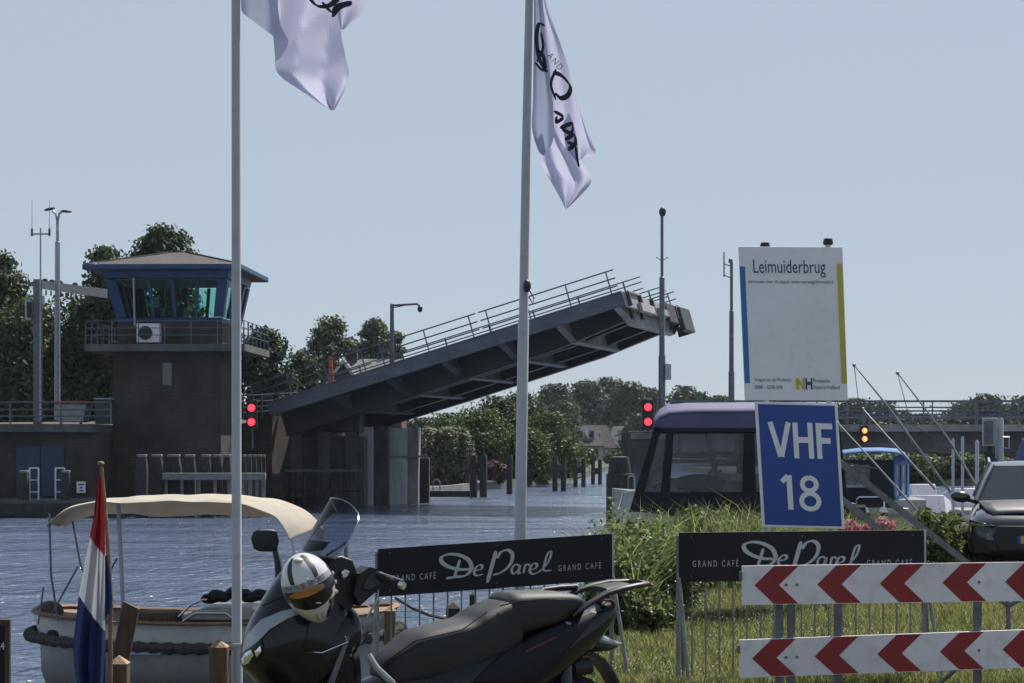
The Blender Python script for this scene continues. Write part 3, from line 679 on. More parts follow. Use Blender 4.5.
for (a, b, c, d, yt, m1, lb) in ((359, 373, 388, 103, 427, 'concrete_pale', 'stained concrete bridge pier with water running off its foot'), (388, 407, 418, 104.5, 428, 'concrete_pale', 'pale concrete bridge pier at the water')):
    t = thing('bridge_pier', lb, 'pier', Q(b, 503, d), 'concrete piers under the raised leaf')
    g = G().m(m1); g.bb(QX(a, d), QX(b, d), d, d+2.5, WATER-1, QZ(yt, d)); put('pale_face', g, t, smooth=0, bevel=.03)  # lit front and darker side are put into the concrete colours
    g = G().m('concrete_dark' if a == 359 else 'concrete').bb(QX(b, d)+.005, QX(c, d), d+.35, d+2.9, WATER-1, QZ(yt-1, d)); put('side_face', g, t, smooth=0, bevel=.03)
    if a == 388:
        g = G().m('concrete').bb(QX(387, d), QX(423, d), d-.15, d+.2, QZ(457.5, d), QZ(455.5, d)); put('ledge', g, t)
g = G(); block(g, 330, 360, 432, 412, 100.5, 6, 'steel_leaf_dark'); block(g, 275, 332, 440, 418, 101, 8, 'steel_leaf_dark'); put('counterweight', g, leaf, smooth=0, bevel=.05)
t = thing('guide_wall', 'dark timber guide wall beyond the pale pier', 'fender', Q(424, 500, 106))
g = G(); block(g, 418.5, 429, 520, 458, 106.5, 1.2, 'wood_wet'); put('post', g, t, bevel=.03)
g = G(); block(g, 429.4, 470, 497, 491, 112, .4, 'wood_wet'); put('beam', g, t)
g = G().m('galv').tube([Q(433, 490, 110), Q(433, 482, 110), Q(435, 479.5, 110), Q(438, 479.5, 110), Q(440, 482, 110), Q(440, 490, 110)], .05, 6); put('ladder_rail', g, t)

# fixed span and railings to the right
fb = thing('fixed_bridge', 'long concrete approach bridge with dark girder and grey railings', 'bridge', Q(840, 455, 89))
g = G().m('concrete'); g.hexa([Q(655, 432, 88.5), Q(1200, 431, 88.5), (QX(1200, 88.5), 102, QZ(431, 88.5)), (QX(655, 88.5)+3, 102, QZ(431, 88.5))],
    [Q(655, 424.5, 88.5), Q(1200, 424.5, 88.5), (QX(1200, 88.5), 102, QZ(424.5, 88.5)), (QX(655, 88.5)+3, 102, QZ(424.5, 88.5))]); put('deck', fixn(g), fb, smooth=0)
g = G().m('concrete_dark'); g.bb(QX(670, 88.9), QX(1200, 88.9), 88.9, 89.5, QZ(452, 88.9), QZ(432.1, 88.9)); g.bb(QX(670, 88.9), QX(1200, 88.9), 95, 95.6, QZ(452, 88.9), QZ(432.1, 88.9)); g.bb(QX(670, 88.9), QX(1200, 88.9), 88.8, 88.9, QZ(441, 88.9), QZ(439, 88.9)); put('girder', g, fb, smooth=0)
for px in (1120,):
    g = G().m('concrete_dark').bb(QX(px, 90), QX(px, 90)+1, 90, 101, WATER-1, QZ(452, 89)); put('pier', g, fb)
g = G().m('grass_blade')
t = railing('bridge_railing', 'long grey multi-bar railing along the near edge of the approach bridge', (QX(657, 88.6), 88.6), (QX(1190, 88.6), 88.6), QZ(425, 88.6), QZ(425, 88.6), (.28, .44, .6, .76, 1.04), 2.2)
railing('bridge_railing', 'fainter second railing on the far edge of the approach bridge', (QX(675, 101), 101), (QX(1190, 101), 101), QZ(424, 101), QZ(424, 101), (.35, .65, 1.1), 2.2)
ra = thing('bridge_abutment', 'dark concrete abutment block behind the left edge of the purple-roofed cruiser', 'abutment', Q(644, 470, 91))
g = G(); block(g, 632, 668, 520, 431, 91, 8, 'concrete_dark'); put('wall', g, ra, smooth=0, bevel=.04); g = G(); block(g, 631, 668, 439, 433, 90.9, .3, 'concrete'); put('coping', g, ra, smooth=0)
dp = thing('steel_dolphin', 'large round dark mooring dolphin at the waterside left of the purple-roofed cruiser', 'mooring post', Q(620, 510, 76))
g = G().m('wood_wet').lathe(Q(620.5, 530, 76), [(.53, 0), (.53, QZ(474, 76)-QZ(530, 76)), (.45, QZ(474, 76)-QZ(530, 76)+.02)], 14); put('shaft', g, dp)
g = G().m('wood_wet').lathe(Q(619.5, 474, 76), [(.44, .0), (.40, .35), (.34, .62), (.2, .66)], 10); put('head', g, dp)
g = G().m('galv').tube([Q(628, 500, 75), Q(628, 478, 75), Q(629.5, 476, 75), Q(633, 476, 75), Q(634.5, 478, 75), Q(634.5, 500, 75)], .035, 6); put('ladder_rail', g, dp)

# double fender posts beyond the bridge
grp = 'twin fender posts along the far channel'
for i, (a, b, wp, d, yt, yb) in enumerate(((473.5, 483.5, 7.5, 128, 455, 497), (509.5, 0, 6, 136, 455, 494), (555, 563.5, 5.5, 150, 457, 491), (575.5, 583.5, 4.6, 168, 459, 487), (593, 600, 4, 186, 460, 484))):
    d = 3.0*F/(yb-HY)
    lb = ['dark twin post nearest the pale hedge', 'dark single post just left of the second flagpole', 'dark twin post just right of the second flagpole', 'middle twin post of the three right of the second flagpole', 'farthest and smallest dark twin post by the far houses'][i]
    t = thing('fender_post', lb, 'mooring post', (QX((a+(b or a))/2, d), d, WATER), grp)
    for p in (a, b):
        if not p: continue
        g = G().m('wood_wet').lathe((QX(p, d), d, WATER-.7), [(wp/F*d/2, 0), (wp/F*d/2, QZ(yt+1, d)-WATER+.7), (wp/F*d*.42, QZ(yt, d)-WATER+.7)], 10); put('pile', g, t)
    if b: g = G().m('wood_wet').bb(QX(a, d), QX(b, d), d-.15, d+.15, QZ(yt+14, d), QZ(yt+8, d)); put('crosspiece', g, t)

# masts, lamps, gantry, camera post
def mast(name, label, cat, px, d, yb, yt, w0, w1, extra=None, group=None):
    t = thing(name, label, cat, Q(px, yb, d), group); g = G().m('galv_dark'); pts = [Q(px, yb, d), Q(px, yb+(yt-yb)*.33, d), Q(px, yb+(yt-yb)*.335, d), Q(px, yb+(yt-yb)*.7, d), Q(px, yb+(yt-yb)*.705, d), Q(px, yt, d)]
    k = d/F/2; g.tube(pts, [w0*k, w0*k, w0*.8*k, w0*.75*k, w1*k, w1*k], 8); put('pole', g, t); return t
t = mast('signal_mast', 'tall thick mast with a dark camera head right of the bridge leaf', 'mast', 662, 90, 426, 214, 7, 3)
g = G().m('black_plastic').ell(Q(662.5, 212, 90), (.16, .16, .22), 10); put('camera_head', g, t)
g = G().m('galv').bb(QX(665, 89.8), QX(671, 89.8), 89.7, 90, QZ(380, 90), QZ(364, 90)); put('junction_box', g, t, bevel=.01)
g = G().m('rail_steel'); g.tube([Q(656, 257, 90), Q(662, 261, 90), Q(668, 257, 90)], .02, 5); put('bird_spike', g, t)
t = mast('antenna_mast', 'thin mast with a side dipole antenna left of the white information sign', 'mast', 731.5, 90, 426, 262, 6, 3)
g = G().m('galv_dark'); g.tube([Q(724, 277, 90), Q(724, 252, 90)], .03, 6); g.tube([Q(724, 264, 90), Q(731, 266, 90)], .025, 5); g.tube([Q(724, 275, 90), Q(731, 278, 90)], .025, 5); g.ell(Q(730.5, 261, 90), (.1, .1, .12), 8); put('antenna', g, t)
t = thing('camera_post', 'grey post with a horizontal arm and hanging camera behind the leaf railing', 'camera', Q(392, 380, 108))
g = G().m('galv_dark'); g.tube([Q(392, 385, 108), Q(392, 304, 108)], [.14, .10], 8); put('pole', g, t)
g = G().m('galv_dark'); g.tube([Q(392, 305.5, 108), Q(417, 304, 108), Q(419.5, 306, 108)], .06, 6); g.tube([Q(392, 308, 108), Q(404, 305.5, 108)], .03, 6); put('arm', g, t)
g = G().m('black_plastic').ell(Q(420, 309, 108), (.14, .14, .18), 10); put('dome_camera', g, t)
t = thing('street_lamp', 'tall double-armed street lamp beside the tower', 'street lamp', Q(57.5, 420, 97))
g = G().m('galv').tube([Q(57.5, 420, 97), Q(57.5, 242, 97), Q(57.5, 241.5, 97), Q(57.5, 222, 97)], [.15, .12, .08, .07], 8); put('pole', g, t)
for s_, e in ((-1, (46.5, 208.5)), (1, (70, 213))):
    g = G().m('galv').tube([Q(57.5, 223, 97), Q(57.5+s_*1.5, 214, 97), Q(57.5+s_*5, 211, 97)], .055, 6); a_ = put('arm', g, t)
    g = G().m('black_plastic').ell((Q(57.5+s_*5, 211, 97)+Q(*e, 97))/2+Vector((0, 0, .03)), (.28, .14, .07), 10, Matrix.Rotation(R(12*s_ if s_ < 0 else 5), 3, 'Y')); put('lamp_head', g, a_)
t = thing('antenna_mast', 'forked radio antenna on a thin pole left of the street lamp', 'antenna', Q(40.5, 420, 95))
g = G().m('galv').tube([Q(40.5, 420, 95), Q(40.5, 228, 95)], [.05, .035], 6); put('pole', g, t)
g = G().m('galv_dark').tube([Q(31, 234, 95), Q(50, 234, 95)], .035, 5); put('crossbar', g, t)
for px in (32, 49.5):
    g = G().m('galv_dark').tube([Q(px, 236, 95), Q(px, 229, 95), Q(px, 228, 95), Q(px, 200, 95)], [.06, .06, .015, .008], 5); put('whip_antenna', g, t)
t = thing('sign_gantry', 'grey steel gantry post and arm reaching towards the tower', 'gantry', Q(37, 424, 96))
g = G().m('galv_dark').bb(QX(33, 96), QX(40.8, 96), 96, 96.35, QZ(424, 96), QZ(279, 96)); put('column', g, t, bevel=.03)
g = G().m('galv_dark').prism([Q(25, 284, 96.4), Q(38, 280, 96.4), Q(106, 289, 104), Q(106, 298, 104), Q(38, 288, 96.4)], (0, .35, 0)); put('arm', fixn(g), t, smooth=0)
g = G().m('black_plastic')
for px in (45, 52, 60, 75, 88): g.ell(Q(px, 281+(px-45)*.13, 97+(px-38)*.11), (.16, .12, .13), 8)
for px in range(46, 104, 5): d = 97+(px-38)*.11; g.tube([Q(px, 290+(px-45)*.13, d), Q(px, 295+(px-45)*.13, d)], .04, 5)
put('lamp_fitting', g, t)
g = G().m('galv').bb(QX(25.5, 95.9), QX(31.5, 95.9), 95.8, 96.1, QZ(320, 96), QZ(300, 96)); g.m('galv').bb(QX(41.5, 95.9), QX(44, 95.9), 95.9, 96.1, QZ(304, 96), QZ(296, 96)); g.m('black_plastic').bb(QX(26.5, 95.7), QX(30.5, 95.7), 95.74, 95.8, QZ(318, 96), QZ(302, 96)); put('control_box', g, t)
t = thing('barrier_arm', 'red raised barrier arm behind the leaf railing in front of the house roof', 'barrier', Q(331, 388, 104))
g = G().m('orange_paint').tube([Q(331.5, 388, 104), Q(330.5, 357, 104)], [.16, .09], 8); put('arm', g, t); g = G().m('galv').bb(QX(328, 104), QX(335, 104), 104.2, 104.6, QZ(392, 104), QZ(380, 104)); put('housing', g, t)
# navigation lights
def signal(label, px, d, y0, y1, wpx, lamp, post=True, group='navigation lights'):
    t = thing('signal_light', label, 'traffic light', Q(px, y1, d), group); k = d/F
    g = G().m('black_plastic').bb(QX(px, d)-wpx*k/2, QX(px, d)+wpx*k/2, d, d+.22, QZ(y1, d), QZ(y0, d)); put('housing', g, t, bevel=.02)
    for yy in ((y0*.73+y1*.27), (y0*.24+y1*.76)):
        g = G().m('black_plastic').lathe((QX(px, d), d-.002, QZ(yy, d)), [(wpx*k*.40, 0), (wpx*k*.42, .12), (wpx*k*.38, .12), (wpx*k*.36, 0)], 16, (0, -1, 0)); h = put('hood', g, t)
        g = G().m(lamp).ell((QX(px, d), d-.02, QZ(yy, d)), (wpx*k*.34, .05, wpx*k*.34), 14); put('lens', g, t)
    if post: g = G().m('rail_steel').tube([(QX(px, d), d+.3, QZ(y1+post, d)), (QX(px, d), d+.3, QZ(y0, d))], .05, 6); put('post', g, t)
    return t
signal('red double signal light beside the tower at the hinge end of the bridge', 251.5, 93.5, 400, 429, 11, 'lamp_red', 20)
signal('red double signal light at the right abutment above the purple-roofed cruiser', 648, 89.5, 399, 429, 11, 'lamp_red', 6)
t = signal('amber double signal light hanging on the approach bridge', 864.5, 88.1, 426, 443, 8, 'lamp_amber', 0, group='navigation lights')
g = G().m('rail_steel').tube([Q(864.5, 426, 88.3), Q(864.5, 400, 88.3)], .05, 6); put('post', g, t)
# rails of the approach behind tower right side, short
railing('approach_railing', 'crowded grey railings on the road between tower and bridge hinge', (QX(243, 96.5), 96.5), (QX(300, 98), 98), QZ(418, 96.5), QZ(414, 96.5), (.25, .5, .75, 1.05), 1.1)
# ------------------------------------------------------------------ trees, hedges and houses behind
GR = 'trees behind the tower'
tree('tree', 'tall leafy tree rising directly behind the tower roof', QX(158, 122), 122, -.5, QZ(219, 122), 6.4, 'leaf_oak', 8000, .36, GR, 33, .75)
tree('tree', 'broad tree cut by the left edge of the picture', QX(-14, 125), 125, -.5, QZ(243, 125), 5.2, 'leaf_oak', 8000, .36, GR, 4, .7)
tree('tree', 'lower leafy tree below the gantry arm', QX(40, 118), 118, -.5, QZ(296, 118), 6.6, 'leaf_oak', 9000, .3, GR, 5, .1, low=.08)
tree('tree', 'dark tree filling the gap left of the tower shaft', QX(85, 120), 120, -.5, QZ(290, 120), 6, 'leaf_dark', 9000, .3, GR, 6, .05, low=.08)
tree('tree', 'dark low tree behind the skip', QX(5, 130), 130, -.5, QZ(318, 130), 7, 'leaf_dark', 7000, .33, GR, 8, .05, low=.05)
tree('tree', 'bushy tree peeping out left of the tower roof', QX(112, 118), 118, -.5, QZ(243, 118), 4.2, 'leaf_oak', 6000, .33, GR, 7, .7)
GR = 'trees between tower and bridge leaf'
tree('tree', 'dark round tree just right of the tower balcony', QX(272, 118), 118, -.3, QZ(325, 118), 4.6, 'leaf_dark', 8000, .3, GR, 11, .55, low=.1)
tree('tree', 'pale feathery tree left of the chimney', QX(333, 166), 166, 0, QZ(316, 166), 6.2, 'leaf_willow', 7000, .34, GR, 12, .75, low=.15)
tree('tree', 'pale feathery tree directly behind the chimney', QX(370, 170), 170, 0, QZ(316, 170), 5.0, 'leaf_willow', 5500, .34, GR, 13, .8, low=.2)
tree('tree', 'low green tree between the balcony and the leaf railing', QX(300, 126), 126, 0, QZ(350, 126), 3.2, 'leaf_dark', 7000, .28, GR, 14, .15, low=.05)
tree('tree', 'slender pale tree at the camera post', QX(394, 172), 172, 0, QZ(328, 172), 3.2, 'leaf_willow', 3500, .34, GR, 15, .7, low=.2)
GR = 'trees on the left bank beyond the bridge'
for i, (px, d, yt, w_, mn, lb, hl) in enumerate(((450, 165, 413, 6, 'leaf_mid', 'green tree behind the pale hedge', .1), (478, 152, 408, 5, 'leaf_mid', 'bright green tree left of the second flagpole under the leaf', .15),
        (505, 160, 396, 5.5, 'leaf_dark', 'darker tree touching the second flagpole under the leaf', .15), (520, 172, 390, 4.6, 'leaf_oak', 'tallest tree just behind the second flagpole', .25),
        (543, 158, 412, 4.4, 'leaf_mid', 'leafy green tree just right of the second flagpole', .2), (552, 172, 428, 2.6, 'leaf_dark', 'small dark tree beside the first twin post', .1), (425, 170, 418, 5, 'leaf_dark', 'dark tree behind the bridge piers', .05), (530, 150, 428, 3.6, 'leaf_mid', 'low bright shrub-like tree at the water right of the flagpole', .15))):
    tree('tree', lb, QX(px, d), d, WATER+.4, QZ(yt, d), w_*1.12, mn, 6500, .27, GR, 20+i, hl, low=.02)
def shrub(name, label, px, d, yt, yb, wpx, mn, n, leaf, group=None, seed=1, cat='shrub', flat=False):
    x = QX(px, d); zt = QZ(yt, d); zb = QZ(yb, d); wm = wpx/F*d; r_ = random.Random(seed); t = thing(name, label, cat, (x, d, zb), group); bl = []
    for k in range(9):
        bl.append((x+(k-4)/9*wm*.75+r_.uniform(-.04, .04)*wm, d+r_.uniform(-.25, .25)*wm, zb+(zt-zb)*(.5 if not flat else .55), wm*.22, wm*.25, (zt-zb)*(.5-.10*abs(k-4)/4*(0 if flat else 1.6))))
    P, dr = crown_pts(bl, n, .05, seed); P[:, 2] = np.maximum(P[:, 2], zb+.02); leaves('foliage', mn, P, leaf, t, out=dr+np.array([0, 0, .4]))
    g = G().m('bark')
    for k in range(3): g.tube([(x+(k-1)*wm*.12, d, zb-.1), (x+(k-1)*wm*.2, d, zb+(zt-zb)*.6)], [.05, .02], 5)
    put('stem', g, t); return t
shrub('hedge', 'pale flowering hedge hanging over the water beyond the piers', 444, 132, 431, 492, 52, 'leaf_pale', 9000, .2, seed=2, cat='hedge', flat=True)
shrub('shrub', 'reddish shrub between hedge and second flagpole', 495, 142, 460, 485, 26, 'leaf_red', 2600, .17, seed=3)
shrub('shrub', 'dark bush at the water edge behind the first twin post', 462, 140, 458, 490, 24, 'leaf_dark', 2600, .18, seed=4)
shrub('shrub', 'low dark bush beside the first twin post right of the flagpole', 572, 190, 456, 482, 20, 'leaf_dark', 2600, .22, seed=5)
shrub('shrub', 'round clipped bush in front of the far houses', 588, 270, 447, 466, 16, 'leaf_mid', 1500, .28, seed=6)
shrub('shrub', 'round clipped bush below the right far house', 616, 280, 450, 466, 24, 'leaf_mid', 1500, .28, seed=7)
g = G().m('wood_grey'); g.hexa([(-5, 117.2, WATER), (-3.1, 127.6, WATER), (-2.2, 137.6, WATER), (1.2, 149, WATER), (1.2, 149.3, WATER), (-2.5, 137.9, WATER), (-3.4, 127.9, WATER), (-5.3, 117.5, WATER)],
    [(-5, 117.2, WATER+.55), (-3.1, 127.6, WATER+.55), (-2.2, 137.6, WATER+.55), (1.2, 149, WATER+.55), (1.2, 149.3, WATER+.55), (-2.5, 137.9, WATER+.55), (-3.4, 127.9, WATER+.55), (-5.3, 117.5, WATER+.55)])
tag(put('bank_revetment', g, base=(-3, 127, WATER), smooth=0), 'low grey timber revetment along the far left bank', 'bank edging')
# far wood as separate big trees
GR = 'big dark trees of the far wood'
pos = (('left end', 560, 384, 34), ('second from the left', 583, 380, 40), ('tallest, middle-left', 606, 377, 40), ('middle, behind the red signal light', 630, 382, 36), ('behind the thick mast', 652, 388, 34), ('between the two masts', 680, 386, 32), ('left of the thin mast', 700, 392, 30), ('behind the thin mast', 724, 396, 34))
for i, (lb, px, yt, w_) in enumerate(pos):
    d = 370+(i % 3)*18; tree('tree', 'large dark tree of the far wood, '+lb, QX(px, d), d, WATER+.5, QZ(yt, d), w_/F*d*1.25, 'leaf_far', 6500, .75, GR, 40+i, .0, low=.02, nb=11)
tree('tree', 'dark tree in front of the far wood, left of the houses', QX(556, 330), 330, WATER+.5, QZ(400, 330), 6.5, 'leaf_dark', 3500, .6, GR, 61, .0, low=.02)
tree('tree', 'dark tree right behind the dark gabled house', QX(640, 345), 345, WATER+.5, QZ(414, 345), 7, 'leaf_far', 3500, .6, GR, 62, .0, low=.02)
GR = 'low trees behind the approach bridge'
for i, (lb, px, yt, w_) in enumerate((('immediately right of the information sign', 858, 398, 40), ('right of the information sign, smaller', 884, 401, 34), ('behind the leaning poles', 905, 410, 26), ('left of the long gap', 765, 404, 60), ('in the lowest part of the gap', 930, 414, 44), ('at the right, first of three', 960, 401, 44), ('at the right, second of three', 992, 394, 42), ('cut by the right edge', 1022, 396, 44))):
    d = 300+(i % 3)*14; tree('tree', 'low distant tree '+lb, QX(px, d), d, WATER+.5, QZ(yt, d), w_/F*d*1.3, 'leaf_far', 4500, .62, GR, 70+i, .0, low=.02)
# scrub under the approach bridge
GR = 'bushes on the bank under the approach bridge'
for i, (lb, px, yt, w_) in enumerate((('behind the blue cabin boat', 862, 452, 40), ('pale, behind the leaning poles', 900, 448, 46), ('left of the three white posts', 932, 455, 40), ('between the white posts', 966, 452, 40), ('beside the meter box', 1000, 456, 36))):
    shrub('shrub', 'scrubby bush under the bridge '+lb, px, 150+i, yt, 484, w_*1.35, 'leaf_mid' if i % 2 else 'leaf_willow', 3000, .2, GR, 90+i)
# houses
def house(label, px0, px1, d, yb, ye, yr, wallm, roofm, dep=7., gable_left=True, windows=(), chimney=None, name='house', group=None, dormer=None):
    t = thing(name, label, 'house', Q((px0+px1)/2, yb, d), group); x0, x1 = QX(px0, d), QX(px1, d); zb, ze, zr = QZ(yb, d), QZ(ye, d), QZ(yr, d)
    g = G().m(wallm); ov = (x1-x0)*.0
    for y in (d, d+dep): pass
    # ridge runs left-right; gables at both ends
    g.prism([(x0, d, zb), (x0, d+dep, zb), (x0, d+dep, ze), (x0, d+dep/2, zr-.15), (x0, d, ze)], (x1-x0, 0, 0)); put('wall', fixn(g), t, smooth=0)
    g = G().m(roofm); e = .25; hh = zr-ze
    for s_ in (0, 1):
        ya = d-e if s_ == 0 else d+dep+e; za = ze-e*hh/(dep/2)
        g.hexa([(x0-.15, ya, za), (x1+.15, ya, za), (x1+.15, d+dep/2, zr), (x0-.15, d+dep/2, zr)], [(x0-.15, ya, za+.18), (x1+.15, ya, za+.18), (x1+.15, d+dep/2, zr+.18), (x0-.15, d+dep/2, zr+.18)])
    rf = put('roof', fixn(g), t, smooth=0)
    if chimney:
        c0, c1, cy = chimney; g = G().m('brick_red').bb(QX(c0, d), QX(c1, d), d+dep/2-.4, d+dep/2+.4, zr-1, QZ(cy, d)); g.m('concrete').bb(QX(c0, d)-.08, QX(c1, d)+.08, d+dep/2-.48, d+dep/2+.48, QZ(cy, d), QZ(cy, d)+.12); put('chimney', g, rf, smooth=0)
    for (a, b, y0, y1) in windows:
        g = G().m('white_wall').bb(QX(a, d), QX(b, d), d-.08, d+.1, QZ(y1, d), QZ(y0, d)); wf = put('window', g, t, bevel=.03)
        g = G().m('car_glass'); w_ = QX(b, d)-QX(a, d)
        g.bb(QX(a, d)+w_*.1, QX(b, d)-w_*.1, d-.1, d-.02, QZ(y1, d)+.12, QZ(y0, d)-.12); put('pane', g, wf)
    if dormer:
        a, b, y0, y1 = dormer; g = G().m('white_wall').bb(QX(a, d), QX(b, d), d+.3, d+dep/2, QZ(y1, d), QZ(y0, d)); dm = put('dormer', g, t, bevel=.03)
        g = G().m('car_glass')
        for k in (0, 1): w_ = (QX(b, d)-QX(a, d)); g.bb(QX(a, d)+w_*(.1+.45*k), QX(a, d)+w_*(.45+.45*k), d+.25, d+.4, QZ(y1, d)+.25, QZ(y0, d)-.2)
        put('pane', g, dm)
    return t
# near house behind the leaf: gable towards the viewer
def gable_house():
    d = 136.; t = thing('house', 'brick house with white gable trim and chimney behind the raised leaf', 'house', Q(360, 420, d)); x0, x1 = QX(326, d), QX(361, d); xr = (QX(343.5, d)); zb, ze, zr = QZ(430, d), QZ(389, d), QZ(362, d); D = 8.5
    g = G().m('brick_red').prism([(x0, d, zb), (x1, d, zb), (x1, d, ze), (xr, d, zr-.2), (x0, d, ze)], (0, D, 0)); g.bb(x1, QX(400, d), d+2, d+D, zb, QZ(384, d)-.4); put('wall', fixn(g), t, smooth=0)
    g = G().m('roof_slate')
    for xa in (x0-.3, x1+.3): g.hexa([(xa, d-.3, ze-.3), (xr, d-.3, zr), (xr, d+D, zr), (xa, d+D, ze-.3)], [(xa, d-.3, ze-.15), (xr, d-.3, zr+.15), (xr, d+D, zr+.15), (xa, d+D, ze-.15)])
    g.hexa([(x1-1, d+1.6, QZ(385, d)), (QX(402, d), d+1.6, QZ(385, d)), (QX(398, d), d+4.5, QZ(359, d)), (xr+.2, d+4.5, QZ(359, d))], [(x1-1, d+1.5, QZ(385, d)+.2), (QX(402, d), d+1.5, QZ(385, d)+.2), (QX(398, d), d+4.7, QZ(359, d)+.2), (xr+.2, d+4.7, QZ(359, d)+.2)])
    rf = put('roof', fixn(g), t, smooth=0)
    g = G().m('white_wall')
    for xa in (x0-.35, x1+.35): g.hexa([(xa, d-.42, ze-.4), (xr, d-.42, zr-.1), (xr, d-.32, zr-.1), (xa, d-.32, ze-.4)], [(xa, d-.42, ze-.1), (xr, d-.42, zr+.22), (xr, d-.32, zr+.22), (xa, d-.32, ze-.1)])
    put('gable_trim', fixn(g), t, smooth=0)
    g = G().m('brick_dark').bb(QX(341, d), QX(352, d), d+4.2, d+5.2, zr-1, QZ(348, d)); g.m('concrete_dark').bb(QX(340.2, d), QX(352.8, d), d+4.1, d+5.3, QZ(348, d), QZ(346.5, d)); put('chimney', g, rf, smooth=0)
gable_house()
HG = 'houses on the far bank'
def row_house(label, px, d, w_, yb, ye, yr, ex, dorm):
    """White side gable seen at an angle, long tiled roof with a dormer."""
    t = thing('house', label, 'house', Q(px, yb, d), HG); k = d/F; rot = Matrix.Translation(Q(px, HY, d)) @ Matrix.Rotation(R(38), 4, 'Z'); z = lambda y: (HY-y)*k
    L_ = ex*k; D = w_*k
    g = G(rot).m('white_wall').prism([(0, 0, z(yb)), (0, D, z(yb)), (0, D, z(ye)), (0, D/2, z(yr)-.1), (0, 0, z(ye))], (L_, 0, 0)); put('wall', fixn(g), t, smooth=0)
    g = G(rot).m('roof_tile')
    for s_ in (0, 1):
        ya = -.4 if s_ == 0 else D+.4; za = z(ye)-.5
        g.hexa([(-.1, ya, za), (L_, ya, za), (L_, D/2, z(yr)), (-.1, D/2, z(yr))], [(-.1, ya, za+.2), (L_, ya, za+.2), (L_, D/2, z(yr)+.2), (-.1, D/2, z(yr)+.2)])
    put('roof', fixn(g), t, smooth=0)
    for a in dorm:
        g = G(rot).m('white_wall').bb(L_*a, L_*(a+.22), D*.12, D*.5, z(ye)+.5, z(ye)+2.6); dm = put('dormer', g, t)
        g = G(rot).m('car_glass').bb(L_*(a+.04), L_*(a+.18), D*.12-.06, D*.12+.05, z(ye)+1.0, z(ye)+2.2); put('pane', g, dm)
    g = G(rot).m('car_glass')
    for a in (.1, .4, .7): g.bb(L_*a, L_*(a+.15), -.05, .1, z(yb)+.8, z(yb)+2.2)
    put('window', g, t, smooth=0)
row_house('white-sided house with brown roof and two small dormers, leftmost of the far houses', 571, 345, 30, 462, 444, 427, 42, (.25, .6))
row_house('far house with steep brown roof and one wide white dormer', 590, 352, 28, 462, 446, 426, 34, (.3,))
house('dark slate-roofed far house behind the third twin post', 608, 634, 356, 462, 447, 427, 'brick_dark', 'roof_slate', windows=((612, 617, 450, 457),), dormer=(624, 632, 436, 446), group=HG, chimney=(611, 613.5, 423))
